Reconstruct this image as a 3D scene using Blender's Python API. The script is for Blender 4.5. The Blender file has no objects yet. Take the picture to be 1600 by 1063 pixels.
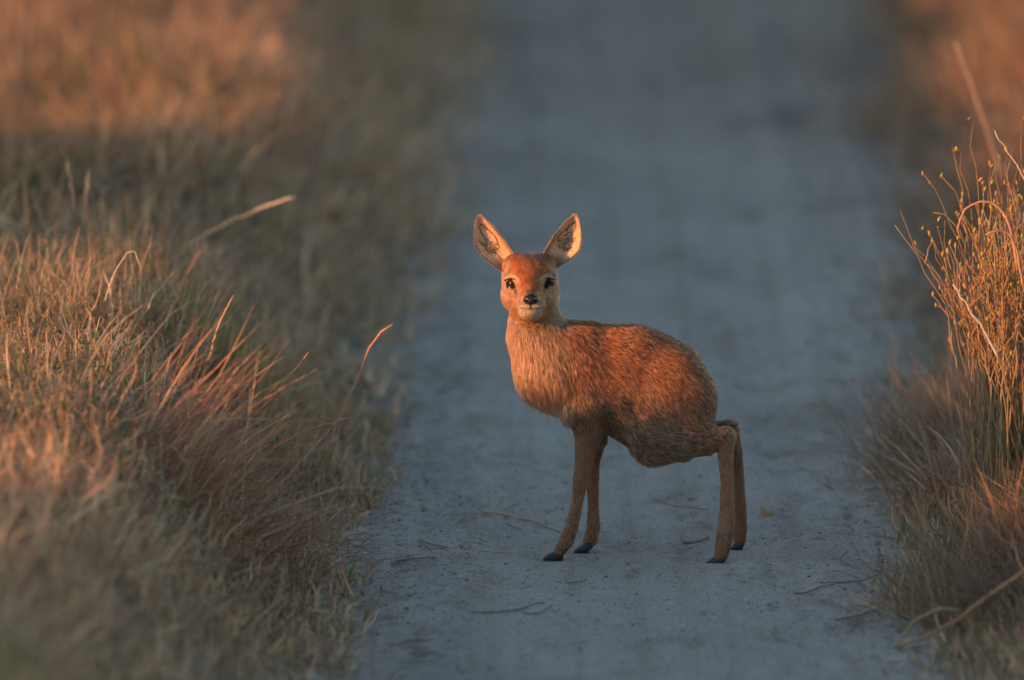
import bpy, math, random
import numpy as np
from mathutils import Matrix, Vector, kdtree

R = math.radians
rng = np.random.default_rng(7)
random.seed(7)
scene = bpy.context.scene
COL = scene.collection

# ------------------------------------------------------------------ camera
FOCAL = 400.0
F = FOCAL / 36.0 * 1600.0                      # focal length in photo pixels
PITCH = math.atan((531.5 + 1700.0) / F)
A870 = PITCH + math.atan((870 - 531.5) / F)
AX = 17.778
CAM_H = AX / math.cos(A870 - PITCH) * math.sin(A870)
CAM_Y = -AX / math.cos(A870 - PITCH) * math.cos(A870)
cam = bpy.data.cameras.new('camera')
cam.lens = FOCAL
cam.sensor_width = 36.0
cam.clip_end = 3000
cam.dof.use_dof = True
cam.dof.focus_distance = AX - 0.06
cam.dof.aperture_fstop = 3.1
cam.dof.aperture_blades = 0
cam_o = bpy.data.objects.new('camera', cam)
COL.objects.link(cam_o)
cam_o.location = (0, CAM_Y, CAM_H)
cam_o.rotation_euler = (math.pi / 2 - PITCH, 0, 0)
scene.camera = cam_o

# ------------------------------------------------------------------ light
SUN_EL = 6.9
SUN_AZ = 63.0         # degrees to the left of straight behind the camera
w = bpy.data.worlds.new('World')
scene.world = w
w.use_nodes = True
nt = w.node_tree
for n in list(nt.nodes):
    nt.nodes.remove(n)
sky = nt.nodes.new('ShaderNodeTexSky')
sky.sky_type = 'NISHITA'
sky.sun_disc = False
sky.sun_elevation = R(SUN_EL)
sky.sun_rotation = R(180 + SUN_AZ)
sky.air_density = 1.0
sky.dust_density = 0.4
sky.ozone_density = 1.2
bg = nt.nodes.new('ShaderNodeBackground')
bg.inputs['Strength'].default_value = 0.15
wo = nt.nodes.new('ShaderNodeOutputWorld')
nt.links.new(sky.outputs[0], bg.inputs[0])
nt.links.new(bg.outputs[0], wo.inputs[0])

sl = bpy.data.lights.new('sun', 'SUN')
sl.energy = 3.7
sl.angle = R(0.5)
sl.color = (1.0, 0.40, 0.14)
so = bpy.data.objects.new('sun', sl)
COL.objects.link(so)
SDIR = Vector((-math.sin(R(SUN_AZ)) * math.cos(R(SUN_EL)), -math.cos(R(SUN_AZ)) * math.cos(R(SUN_EL)), math.sin(R(SUN_EL))))
so.rotation_euler = SDIR.to_track_quat('Z', 'Y').to_euler()
so.location = SDIR * 40

scene.view_settings.view_transform = 'Standard'
scene.view_settings.look = 'None'
scene.view_settings.gamma = 1
scene.view_settings.exposure = 1.5
scene.view_settings.use_curve_mapping = False
scene.cycles.use_denoising = True
scene.cycles.max_bounces = 10
scene.cycles.diffuse_bounces = 4
scene.cycles.transmission_bounces = 8
scene.cycles.sample_clamp_indirect = 4.0
scene.cycles_curves.shape = 'RIBBONS'

# ------------------------------------------------------------------ helpers
CAM = np.array([0, CAM_Y, CAM_H])
FWD = np.array([0, math.cos(PITCH), -math.sin(PITCH)])
UP = np.array([0, math.sin(PITCH), math.cos(PITCH)])
RT = np.array([1.0, 0, 0])


def ray(px, py):
    return FWD + RT * (px - 800) / F + UP * (531.5 - py) / F


def P(px, py, Y=0.0):
    d = ray(px, py)
    return CAM + d * (Y - CAM_Y) / d[1]


def G(px, py, z=0.0):
    d = ray(px, py)
    return CAM + d * (z - CAM_H) / d[2]


def to_px(p):
    q = p - CAM
    dz = q @ FWD
    return 800 + F * (q @ RT) / dz, 531.5 - F * (q @ UP) / dz


_L = np.random.default_rng(3).random((64, 64, 64)).astype(np.float32)


def vnoise(x, y, z=0.0):
    x = np.asarray(x, float); y = np.asarray(y, float); z = np.zeros_like(x) + z
    i, j, k = np.floor(x).astype(int), np.floor(y).astype(int), np.floor(z).astype(int)
    f, g, h = x - i, y - j, z - k
    f, g, h = f * f * (3 - 2 * f), g * g * (3 - 2 * g), h * h * (3 - 2 * h)
    r = 0
    for a in (0, 1):
        for b in (0, 1):
            for c in (0, 1):
                wt = (f if a else 1 - f) * (g if b else 1 - g) * (h if c else 1 - h)
                r = r + wt * _L[(i + a) % 64, (j + b) % 64, (k + c) % 64]
    return r * 2 - 1


def fbm(x, y, z=0.0, o=4):
    s, a = 0, 1.0
    for q in range(o):
        s = s + a * vnoise(x * 2 ** q + 17.3 * q, y * 2 ** q + 5.1 * q, z * 2 ** q)
        a *= 0.5
    return s


def sstep(a, b, x):
    t = np.clip((x - a) / (b - a), 0, 1)
    return t * t * (3 - 2 * t)


def mesh_np(name, V, Q, color=None, smooth=True):
    """V (n,3), Q (m,4) or (m,3)"""
    me = bpy.data.meshes.new(name)
    V = np.asarray(V, np.float32)
    Q = np.asarray(Q, np.int32)
    k = Q.shape[1]
    me.vertices.add(len(V))
    me.vertices.foreach_set('co', V.ravel())
    me.loops.add(Q.size)
    me.loops.foreach_set('vertex_index', Q.ravel())
    me.polygons.add(len(Q))
    me.polygons.foreach_set('loop_start', np.arange(0, Q.size, k, dtype=np.int32))
    me.update(calc_edges=True)
    me.polygons.foreach_set('use_smooth', np.full(len(Q), smooth))
    if color is not None:
        at = me.attributes.new('tint', 'FLOAT_COLOR', 'POINT')
        c = np.ones((len(V), 4), np.float32)
        c[:, :3] = color
        at.data.foreach_set('color', c.ravel())
    me.validate()
    return me


def add_obj(name, data, mat=None, parent=None, root=None, kind=None):
    o = bpy.data.objects.new(name, data)
    COL.objects.link(o)
    if mat is not None:
        data.materials.clear()
        data.materials.append(mat)
    if parent is not None:
        o.parent = parent
        if parent.type == 'EMPTY':
            o.matrix_parent_inverse = Matrix.Translation(-parent.location)
    if kind:
        o['kind'] = kind
    return o


def tag(o, label, cat, group=None, kind=None):
    o['label'] = label
    o['category'] = cat
    if group:
        o['group'] = group
    if kind:
        o['kind'] = kind
    return o


def empty(name, loc):
    o = bpy.data.objects.new(name, None)
    COL.objects.link(o)
    o.location = Vector(loc)
    o.empty_display_size = 0.05
    return o


def new_mat(name):
    m = bpy.data.materials.new(name)
    m.use_nodes = True
    t = m.node_tree
    for n in list(t.nodes):
        t.nodes.remove(n)
    return m, t, t.nodes.new('ShaderNodeOutputMaterial')


def tint_mat(name, rough=0.7, transl=0.3, spec=0.25, noise=0.0, nscale=200):
    m, t, out = new_mat(name)
    at = t.nodes.new('ShaderNodeAttribute'); at.attribute_name = 'tint'
    col = at.outputs['Color']
    if noise > 0:
        tc = t.nodes.new('ShaderNodeTexCoord')
        nz = t.nodes.new('ShaderNodeTexNoise'); nz.inputs['Scale'].default_value = nscale; nz.inputs['Detail'].default_value = 4
        t.links.new(tc.outputs['Object'], nz.inputs['Vector'])
        mr = t.nodes.new('ShaderNodeMapRange'); mr.inputs['To Min'].default_value = 1 - noise; mr.inputs['To Max'].default_value = 1 + noise
        t.links.new(nz.outputs['Fac'], mr.inputs['Value'])
        mx = t.nodes.new('ShaderNodeVectorMath'); mx.operation = 'SCALE'
        t.links.new(col, mx.inputs[0]); t.links.new(mr.outputs[0], mx.inputs['Scale'])
        col = mx.outputs[0]
    b = t.nodes.new('ShaderNodeBsdfPrincipled')
    b.inputs['Roughness'].default_value = rough
    b.inputs['Specular IOR Level'].default_value = spec
    t.links.new(col, b.inputs['Base Color'])
    sh = b.outputs[0]
    if transl > 0:
        tr = t.nodes.new('ShaderNodeBsdfTranslucent')
        t.links.new(col, tr.inputs['Color'])
        mix = t.nodes.new('ShaderNodeMixShader'); mix.inputs[0].default_value = transl
        t.links.new(sh, mix.inputs[1]); t.links.new(tr.outputs[0], mix.inputs[2])
        sh = mix.outputs[0]
    t.links.new(sh, out.inputs[0])
    return m


def flat_mat(name, col, rough=0.6, spec=0.4, coat=0.0):
    m, t, out = new_mat(name)
    b = t.nodes.new('ShaderNodeBsdfPrincipled')
    tc = t.nodes.new('ShaderNodeTexCoord')
    nz = t.nodes.new('ShaderNodeTexNoise'); nz.inputs['Scale'].default_value = 180; nz.inputs['Detail'].default_value = 5
    t.links.new(tc.outputs['Object'], nz.inputs['Vector'])
    mr = t.nodes.new('ShaderNodeMapRange'); mr.inputs['To Min'].default_value = 0.7; mr.inputs['To Max'].default_value = 1.3
    t.links.new(nz.outputs['Fac'], mr.inputs['Value'])
    mx = t.nodes.new('ShaderNodeVectorMath'); mx.operation = 'SCALE'; mx.inputs[0].default_value = col
    t.links.new(mr.outputs[0], mx.inputs['Scale'])
    t.links.new(mx.outputs[0], b.inputs['Base Color'])
    b.inputs['Roughness'].default_value = rough
    b.inputs['Specular IOR Level'].default_value = spec
    b.inputs['Coat Weight'].default_value = coat
    t.links.new(b.outputs[0], out.inputs[0])
    return m


# ------------------------------------------------------------------ track geometry
def edge_fn(pts):
    g = np.array([G(x, y) for x, y in pts])
    o = np.argsort(g[:, 1])
    g = g[o]
    def f(y):
        y = np.asarray(y, float)
        return np.interp(y, g[:, 1], g[:, 0])
    return f


_le = edge_fn([(470, 1200), (482, 1063), (502, 950), (524, 850), (556, 720), (590, 600), (628, 470), (672, 330), (700, 200), (725, 60), (745, -150)])
_re = edge_fn([(1500, 1200), (1505, 1063), (1458, 940), (1433, 850), (1422, 720), (1428, 560), (1418, 430), (1400, 250), (1375, 80), (1355, -150)])


def left_edge(y):
    return _le(y) + 0.03 * vnoise(np.asarray(y) * 3.1, np.zeros_like(np.asarray(y, float)) + 3.7) + 0.015 * vnoise(np.asarray(y) * 11, np.zeros_like(np.asarray(y, float)) + 9.7)


def right_edge(y):
    return _re(y) + 0.025 * vnoise(np.asarray(y) * 3.3, np.zeros_like(np.asarray(y, float)) + 23.7) + 0.012 * vnoise(np.asarray(y) * 12, np.zeros_like(np.asarray(y, float)) + 1.7)


MANE = 1.30      # width of the grass strip between this wheel track and the other one
TRACK2 = 0.85


def off_track(x, y):
    """distance into the verge, positive = off the sand; side -1 mane, +1 right verge, -2 far-left verge"""
    x = np.asarray(x, float)
    dl = left_edge(y) - x
    dr = x - right_edge(y)
    return dl, dr


HOOF_XY = [tuple(G(*q)[:2]) for q in ((866, 873), (908, 861), (1118, 881), (1152, 857))]


def terrain(x, y):
    x = np.asarray(x, float); y = np.asarray(y, float)
    dl, dr = off_track(x, y)
    mane = sstep(0.0, 0.42, dl) * (1 - sstep(MANE - 0.25, MANE + 0.02, dl))
    d3 = dl - MANE - TRACK2
    verge = sstep(0, 0.6, d3)
    right = sstep(0.0, 0.5, dr)
    z = (0.25 - 0.05 * sstep(0.3, 5.0, y)) * mane + 0.22 * verge + 0.20 * right
    z = z + 0.018 * fbm(x * 2.2, y * 1.3, o=3) * np.clip(mane + verge + right, 0, 1)
    # sand: shallow hollow with lengthwise tyre wear and faint cross undulation
    on = 1 - np.clip(mane + verge + right, 0, 1)
    rel = (0.006 * vnoise(x * 16, y * 10, 1.0) - 0.010 * sstep(0.30, 0.85, vnoise(x * 22, y * 14, 3.0)) - 0.006 * sstep(0.25, 0.8, vnoise(x * 48, y * 34, 6.0))
           + 0.0025 * vnoise(x * 90, y * 70, 8.0))
    # lengthwise wheel wear with tread bars pressed into it
    lane = vnoise(x * 7.0, y * 0.12, 11.0)
    rel = rel * 0.8 + 0.008 * vnoise(x * 13, y * 0.10, 13.0) + 0.0028 * sstep(0.05, 0.4, lane) * np.sin(y * 2 * np.pi / 0.055 + 9 * np.abs(x * 6 % 1 - 0.5) + 3 * vnoise(x * 3, y * 2, 4.0))
    for hx_, hy_ in HOOF_XY:
        d2_ = (x - hx_) ** 2 + (y - hy_) ** 2
        rel = rel * (1 - np.exp(-d2_ / 0.04 ** 2)) - 0.003 * np.exp(-d2_ / 0.022 ** 2) + 0.0014 * np.exp(-(np.sqrt(d2_) - 0.034) ** 2 / 0.010 ** 2)
    z = z + on * (0.004 * vnoise(x * 9, y * 0.5, 2.2) + 0.006 * vnoise(x * 1.3, y * 1.7, 5.0)) * sstep(0.25, 1.3, np.abs(y - 0.02)) + on * rel
    return z


def axis(fine0, fine1, step, far, grow=1.12):
    a = list(np.arange(fine0, fine1 + 1e-6, step))
    s, v = step, fine1
    hi = []
    while v < far:
        s *= grow; v += s; hi.append(v)
    s, v = step, fine0
    lo = []
    while v > -far:
        s *= grow; v -= s; lo.append(v)
    return np.array(lo[::-1] + a + hi)


gx = axis(-0.42, 0.78, 0.006, 400, 1.16)
gy = axis(-1.7, 2.2, 0.009, 900, 1.035)
X, Y = np.meshgrid(gx, gy)
Z = terrain(X, Y)
nx, ny = len(gx), len(gy)
V = np.stack([X.ravel(), Y.ravel(), Z.ravel()], 1)
ii = (np.arange(ny - 1)[:, None] * nx + np.arange(nx - 1)[None, :]).ravel()
Q = np.stack([ii, ii + 1, ii + nx + 1, ii + nx], 1)
xc = (X[:-1, :-1] + X[1:, 1:]).ravel() / 2
yc = (Y[:-1, :-1] + Y[1:, 1:]).ravel() / 2
dl, dr = off_track(xc, yc)
is_track = (dl < 0.03) & (dr < 0.03)
is_track2 = (dl > MANE - 0.03) & (dl < MANE + TRACK2 + 0.03)


def sand_material():
    m, t, out = new_mat('pale_sand')
    N = t.nodes.new
    tc = N('ShaderNodeTexCoord')
    b = N('ShaderNodeBsdfPrincipled')
    b.inputs['Roughness'].default_value = 0.95
    b.inputs['Specular IOR Level'].default_value = 0.1
    def noise(scale, detail, sx=1, sy=1, rough=0.6):
        mp = N('ShaderNodeMapping'); mp.inputs['Scale'].default_value = (sx, sy, 1)
        t.links.new(tc.outputs['Object'], mp.inputs[0])
        n = N('ShaderNodeTexNoise'); n.inputs['Scale'].default_value = scale; n.inputs['Detail'].default_value = detail
        n.inputs['Roughness'].default_value = rough
        t.links.new(mp.outputs[0], n.inputs['Vector'])
        return n.outputs['Fac']
    def ramp(src, stops):
        r = N('ShaderNodeValToRGB')
        e = r.color_ramp.elements
        e[0].position, e[0].color = stops[0][0], (*stops[0][1], 1)
        e[1].position, e[1].color = stops[-1][0], (*stops[-1][1], 1)
        for p, c in stops[1:-1]:
            q = e.new(p); q.color = (*c, 1)
        t.links.new(src, r.inputs[0])
        return r.outputs[0]
    def mul(a, bb, f=1.0):
        mx = N('ShaderNodeMix'); mx.data_type = 'RGBA'; mx.blend_type = 'MULTIPLY'; mx.inputs[0].default_value = f
        t.links.new(a, mx.inputs[6]); t.links.new(bb, mx.inputs[7])
        return mx.outputs[2]
    base = ramp(noise(2.2, 5, 1.0, 0.45), [(0.30, (0.34, 0.29, 0.25)), (0.44, (0.47, 0.417, 0.363)), (0.62, (0.53, 0.478, 0.418)), (0.8, (0.55, 0.50, 0.44))])
    streak = ramp(noise(24, 3, 1.0, 0.012), [(0.32, (0.84, 0.82, 0.80)), (0.5, (1, 1, 1)), (0.8, (1.03, 1.03, 1.03))])
    grit = ramp(noise(260, 4), [(0.30, (0.42, 0.38, 0.34)), (0.46, (1, 1, 1)), (0.72, (1.18, 1.18, 1.18))])
    specks = ramp(noise(95, 2), [(0.28, (0.45, 0.38, 0.32)), (0.37, (1, 1, 1)), (1.0, (1, 1, 1))])
    stain = ramp(noise(9, 4, 1.0, 0.6), [(0.33, (0.80, 0.75, 0.70)), (0.47, (1, 1, 1)), (1.0, (1.02, 1.02, 1.02))])
    c = mul(mul(mul(mul(base, streak, 0.8), grit), specks), stain, 0.8)
    # darker, browner sand further up the track
    sx = N('ShaderNodeSeparateXYZ'); t.links.new(tc.outputs['Object'], sx.inputs[0])
    wob = N('ShaderNodeMath'); wob.operation = 'MULTIPLY_ADD'; wob.inputs[1].default_value = 4.0
    t.links.new(noise(0.9, 3), wob.inputs[0]); t.links.new(sx.outputs['Y'], wob.inputs[2])
    mr = N('ShaderNodeMapRange'); mr.inputs['From Min'].default_value = 5.5; mr.inputs['From Max'].default_value = 9.5
    t.links.new(wob.outputs[0], mr.inputs['Value'])
    far = ramp(mr.outputs[0], [(0.0, (1, 1, 1)), (1.0, (0.76, 0.70, 0.66))])
    c = mul(c, far)
    t.links.new(c, b.inputs['Base Color'])
    ad = N('ShaderNodeMath'); ad.operation = 'ADD'
    s1 = N('ShaderNodeMath'); s1.operation = 'MULTIPLY'; s1.inputs[1].default_value = 0.6
    t.links.new(noise(380, 4), s1.inputs[0])
    t.links.new(noise(70, 5), ad.inputs[0]); t.links.new(s1.outputs[0], ad.inputs[1])
    bp = N('ShaderNodeBump'); bp.inputs['Strength'].default_value = 1.0; bp.inputs['Distance'].default_value = 0.014
    t.links.new(ad.outputs[0], bp.inputs['Height'])
    t.links.new(bp.outputs[0], b.inputs['Normal'])
    t.links.new(b.outputs[0], out.inputs[0])
    return m


def soil_material():
    m, t, out = new_mat('litter_soil')
    N = t.nodes.new
    tc = N('ShaderNodeTexCoord')
    n = N('ShaderNodeTexNoise'); n.inputs['Scale'].default_value = 14; n.inputs['Detail'].default_value = 8
    t.links.new(tc.outputs['Object'], n.inputs['Vector'])
    r = N('ShaderNodeValToRGB')
    e = r.color_ramp.elements
    e[0].position, e[0].color = 0.3, (0.10, 0.075, 0.05, 1)
    e[1].position, e[1].color = 0.75, (0.27, 0.21, 0.15, 1)
    t.links.new(n.outputs['Fac'], r.inputs[0])
    b = N('ShaderNodeBsdfPrincipled'); b.inputs['Roughness'].default_value = 0.95; b.inputs['Specular IOR Level'].default_value = 0.1
    t.links.new(r.outputs[0], b.inputs['Base Color'])
    bp = N('ShaderNodeBump'); bp.inputs['Strength'].default_value = 0.8; bp.inputs['Distance'].default_value = 0.02
    t.links.new(n.outputs['Fac'], bp.inputs['Height']); t.links.new(bp.outputs[0], b.inputs['Normal'])
    t.links.new(b.outputs[0], out.inputs[0])
    return m


def submesh(name, mask):
    q = Q[mask]
    u, inv = np.unique(q.ravel(), return_inverse=True)
    return mesh_np(name, V[u], inv.reshape(-1, 4))


M_SAND, M_SOIL = sand_material(), soil_material()
o = add_obj('sandy_track', submesh('sandy_track', is_track), M_SAND, kind='structure')
o['label'] = 'pale sandy wheel track running away between grassy verges'
o = add_obj('sandy_track', submesh('second_sandy_track', is_track2), M_SAND, kind='structure')
o['label'] = 'second sandy wheel track beyond the left grass strip'
o = add_obj('ground', submesh('ground', ~(is_track | is_track2)), M_SOIL, kind='structure')
o['label'] = 'brown litter covered soil under the verge grass'


# ------------------------------------------------------------------ grass blades
def blades(root, az, lean, length, width, bend, color, nseg=4, kink=0.0, tipw=0.15, twist=None):
    """curved flat blades; lean = start angle from vertical, bend = extra lean by the tip"""
    n = len(root)
    t = np.linspace(0, 1, nseg + 1)
    ang = lean[:, None] + bend[:, None] * t[None, :] ** 1.3
    if kink:
        ang = ang + rng.normal(0, kink, ang.shape) * (t > 0)
    azs = az[:, None] + np.cumsum(rng.normal(0, 0.10, ang.shape), 1)
    seg = length[:, None] / nseg
    dx = np.sin(ang) * np.cos(azs) * seg
    dy = np.sin(ang) * np.sin(azs) * seg
    dz = np.cos(ang) * seg
    c = np.stack([dx, dy, dz], 2)
    pos = root[:, None, :] + np.concatenate([np.zeros((n, 1, 3)), np.cumsum(c[:, :-1], 1)], 1)
    sa = az + math.pi / 2 + (rng.normal(0, 0.9, n) if twist is None else twist)
    side = np.stack([np.cos(sa), np.sin(sa), rng.normal(0, 0.25, n)], 1)
    prof = (0.75 + 0.5 * t) * (1 - t ** 2.5) + tipw * t
    hw = width[:, None] * 0.5 * prof[None, :]
    a = pos + side[:, None, :] * hw[:, :, None]
    b = pos - side[:, None, :] * hw[:, :, None]
    V = np.stack([a, b], 2).reshape(-1, 3)
    base = (np.arange(n) * (nseg + 1) * 2)[:, None] + (np.arange(nseg) * 2)[None, :]
    Q = np.stack([base, base + 1, base + 3, base + 2], 2).reshape(-1, 4)
    C = np.repeat(color, (nseg + 1) * 2, axis=0)
    return V, Q, C


class Acc:
    def __init__(s):
        s.V, s.Q, s.C, s.n = [], [], [], 0

    def add(s, V, Q, C):
        s.V.append(V); s.Q.append(Q + s.n); s.C.append(C); s.n += len(V)

    def mesh(s, name, smooth=True):
        return mesh_np(name, np.concatenate(s.V), np.concatenate(s.Q), np.concatenate(s.C), smooth)


STRAW = np.array([[0.60, 0.37, 0.21], [0.52, 0.32, 0.19], [0.44, 0.28, 0.17], [0.29, 0.185, 0.115], [0.66, 0.46, 0.29]])
GREEN = np.array([[0.19, 0.20, 0.06], [0.26, 0.24, 0.08], [0.13, 0.155, 0.05]])
RED = np.array([[0.34, 0.15, 0.10], [0.28, 0.12, 0.09], [0.38, 0.20, 0.13]])
GREY = np.array([[0.30, 0.22, 0.165], [0.38, 0.29, 0.22], [0.21, 0.15, 0.105]])


def pick(pal, n):
    return pal[rng.integers(0, len(pal), n)] * rng.uniform(0.75, 1.25, (n, 1))


def grass_colors(x, y, redness=0.1, greens=1.0):
    n = len(x)
    g = fbm(x * 2.3 + 4, y * 1.4 + 9, 2.0, 3)
    pg = np.clip(0.17 + 0.38 * g, 0.03, 0.55) * greens
    u = rng.random(n)
    c = pick(STRAW, n)
    gr = pick(GREEN, n); gy_ = pick(GREY, n); rd = pick(RED, n)
    m = u < pg
    c[m] = gr[m]
    m = (u >= pg) & (u < pg + 0.22)
    c[m] = gy_[m]
    m = u > 1 - redness
    c[m] = rd[m]
    return c


M_GRASS = tint_mat('dry_grass_blade', 0.75, 0.45, 0.2, noise=0.35, nscale=60)


def scatter(acc, x0, x1, y0, y1, tufts, per, side, hmul=1.0, wmul=1.0, nseg=4, tuft_r=0.05, redness=0.08, cmul=1.0, edge_lift=0.15, greens=1.0, dens_edge=0.4):
    """tufts of blades over a box, kept to one verge"""
    k = int(tufts * 2.2)
    tx = rng.uniform(x0, x1, k); ty = rng.uniform(y0, y1, k)
    dl, dr = off_track(tx, ty)
    if side == 'mane':
        d = dl; ok = (dl > -0.03) & (dl < MANE - 0.05)
        dd = np.minimum(dl, MANE - dl)
    elif side == 'right':
        d = dr; ok = dr > -0.03; dd = dr
    else:
        d = dl - MANE - TRACK2; ok = d > 0.0; dd = d
    keep = ok & (rng.random(k) < dens_edge + (1 - dens_edge) * sstep(0.0, 0.22, dd))
    tx, ty, dd = tx[keep][:tufts], ty[keep][:tufts], dd[keep][:tufts]
    nt_ = len(tx)
    th = (0.45 + 0.55 * sstep(0.0, 0.4, dd)) * (0.8 + 0.5 * rng.random(nt_)) * (1 + 0.35 * fbm(tx * 2.0, ty * 1.6, 7.0, 2)) * hmul
    ta = rng.uniform(0, 2 * math.pi, nt_)
    N = nt_ * per
    ti = np.repeat(np.arange(nt_), per)
    rr = np.abs(rng.normal(0, tuft_r, N)); ra = rng.uniform(0, 2 * math.pi, N)
    x = tx[ti] + rr * np.cos(ra); y = ty[ti] + rr * np.sin(ra)
    root = np.stack([x, y, terrain(x, y) - 0.005], 1)
    az = np.where(rng.random(N) < 0.65, ra + rng.normal(0, 0.5, N), ta[ti] + rng.normal(0, 0.6, N))
    lean = np.abs(rng.normal(0.55, 0.5, N)) + 5 * rr
    # a fifth of the blades are broken and lie across the others
    flat = rng.random(N) < 0.38
    lean = np.where(flat, rng.uniform(0.8, 1.45, N), lean)
    L = th[ti] * rng.uniform(0.10, 0.30, N)
    L = np.where(flat, L * 0.8, L)
    root[:, 2] += np.where(flat, rng.uniform(0.0, 0.12, N) * th[ti] * sstep(0, .25, dd[ti]), 0)
    W = rng.uniform(0.0012, 0.0034, N) * wmul
    bend = rng.normal(0.45, 0.7, N)
    c = grass_colors(x, y, redness, greens) * (cmul * (1 + edge_lift * sstep(0.5, 0.1, dd[ti])))[:, None]  # edge blades brightened in colour to offset the strip's own shade
    acc.add(*blades(root, az, lean, L, W, bend, c, nseg, kink=0.27))


def leaflets(acc, x0, x1, y0, y1, n, side, size=1.0):
    x = rng.uniform(x0, x1, n); y = rng.uniform(y0, y1, n)
    dl, dr = off_track(x, y)
    d = dl if side == 'mane' else dr
    ok = (d > 0.03) & (d < MANE - 0.05 if side == 'mane' else d > 0.03)
    x, y, d = x[ok], y[ok], d[ok]
    m = len(x)
    root = np.stack([x, y, terrain(x, y) + rng.uniform(0.03, 0.12, m) * sstep(0, 0.35, d)], 1)
    c = pick(np.array([[0.26, 0.17, 0.10], [0.20, 0.14, 0.09], [0.33, 0.24, 0.15], [0.13, 0.13, 0.06], [0.20, 0.19, 0.09], [0.30, 0.16, 0.09]]), m)
    acc.add(*blades(root, rng.uniform(0, 6.28, m), rng.uniform(0.2, 1.7, m), rng.uniform(0.012, 0.034, m) * size,
                    rng.uniform(0.004, 0.009, m) * size, rng.normal(0.6, 0.8, m), c, 3, kink=0.3, tipw=0.1))


def straws(acc, x0, x1, y0, y1, n, side):
    """long thin dead stems lying and leaning through the canopy"""
    x = rng.uniform(x0, x1, n); y = rng.uniform(y0, y1, n)
    dl, dr = off_track(x, y)
    d = dl if side == 'mane' else dr
    ok = (d > 0.02) & ((d < MANE - 0.05) if side == 'mane' else (d > 0.02))
    x, y, d = x[ok], y[ok], d[ok]
    m = len(x)
    edge = sstep(0, 0.3, d)
    root = np.stack([x, y, terrain(x, y) + rng.uniform(0.0, 0.07, m) * edge], 1)
    c = pick(np.vstack([STRAW, STRAW, GREY, [[0.60, 0.49, 0.36], [0.40, 0.20, 0.13]]]), m)
    acc.add(*blades(root, rng.uniform(0, 6.28, m), np.abs(rng.normal(0.95, 0.5, m)), rng.uniform(0.04, 0.14, m) * (0.5 + 0.5 * edge), rng.uniform(0.0016, 0.0036, m), rng.normal(0.3, 0.9, m), c, 6, kink=0.22))


g = Acc()
scatter(g, -1.25, -0.06, -1.2, 1.8, 7000, 14, 'mane', 0.36, 1.5, 5, 0.03, 0.06)
scatter(g, -1.5, -0.06, -4.6, -1.2, 3600, 12, 'mane', 0.5, 1.6, 3, 0.04, 0.05)
leaflets(g, -1.1, -0.12, -1.1, 1.4, 16000, 'mane', 0.75)
straws(g, -1.15, -0.12, -1.2, 1.8, 8500, 'mane')
o = add_obj('dry_grass', g.mesh('near_grass'), M_GRASS)
tag(o, 'dry brown grass mass on the left strip beside the fawn', 'grass', kind='stuff')
g = Acc()
scatter(g, -1.9, 0.1, 1.5, 12.0, 10500, 11, 'mane', 0.52, 2.0, 3, 0.05, 0.08, cmul=0.68, edge_lift=0.9, greens=0.45)
scatter(g, -2.2, 0.6, 12.0, 22.0, 2200, 9, 'mane', 0.7, 3.0, 3, 0.06, 0.08)
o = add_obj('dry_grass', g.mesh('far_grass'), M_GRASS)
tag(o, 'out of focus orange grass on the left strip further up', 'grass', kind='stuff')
g = Acc()
scatter(g, 0.5, 1.35, -1.2, 1.6, 4200, 14, 'right', 0.40, 1.5, 5, 0.03)
scatter(g, 0.5, 1.5, -4.6, -1.2, 2200, 12, 'right', 0.5, 1.6, 3, 0.04, 0.05)
leaflets(g, 0.5, 1.25, -1.1, 1.2, 9000, 'right', 0.75)
straws(g, 0.5, 1.3, -1.2, 1.6, 5000, 'right')
o = add_obj('dry_grass', g.mesh('verge_grass'), M_GRASS)
tag(o, 'dry grass mass on the right verge under the budding shrub', 'grass', kind='stuff')
g = Acc()
scatter(g, 0.5, 2.4, 1.6, 12.0, 6000, 11, 'right', 0.8, 2.0, 3, 0.05, 0.08, cmul=0.52, edge_lift=0.6, greens=0.4)
scatter(g, 1.3, 4.5, -4.6, 14.0, 3600, 9, 'right', 0.7, 2.2, 3, 0.06, 0.10)
scatter(g, 0.2, 3.0, 12.0, 22.0, 1500, 9, 'right', 0.9, 3.0, 3, 0.07, 0.10)
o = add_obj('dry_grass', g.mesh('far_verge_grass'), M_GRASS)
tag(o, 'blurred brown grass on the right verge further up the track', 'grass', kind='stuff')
g = Acc()
scatter(g, -7.5, -1.9, -8.0, 8.0, 4200, 14, 'outer', 1.2, 2.2, 3, 0.07)
o = add_obj('dry_grass', g.mesh('outer_grass'), M_GRASS)
tag(o, 'tall dry grass beyond the second wheel track', 'grass', kind='stuff')

# ------------------------------------------------------------------ fawn: surface
H = 0.002
B0 = np.array([-0.085, -0.20, -0.012]); B1 = np.array([0.40, 0.18, 0.60])
dims = np.ceil((B1 - B0) / H).astype(int)
FLD = np.full(dims, 0.05, np.float32)
PRIMS = []


def _grid(lo, hi):
    i0 = np.clip(np.floor((lo - B0) / H).astype(int), 0, dims)
    i1 = np.clip(np.ceil((hi - B0) / H).astype(int) + 1, 0, dims)
    ax = [B0[k] + H * np.arange(i0[k], i1[k]) for k in range(3)]
    g = np.stack(np.meshgrid(*ax, indexing='ij'), -1).astype(np.float32)
    return g, tuple(slice(i0[k], i1[k]) for k in range(3))


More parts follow.
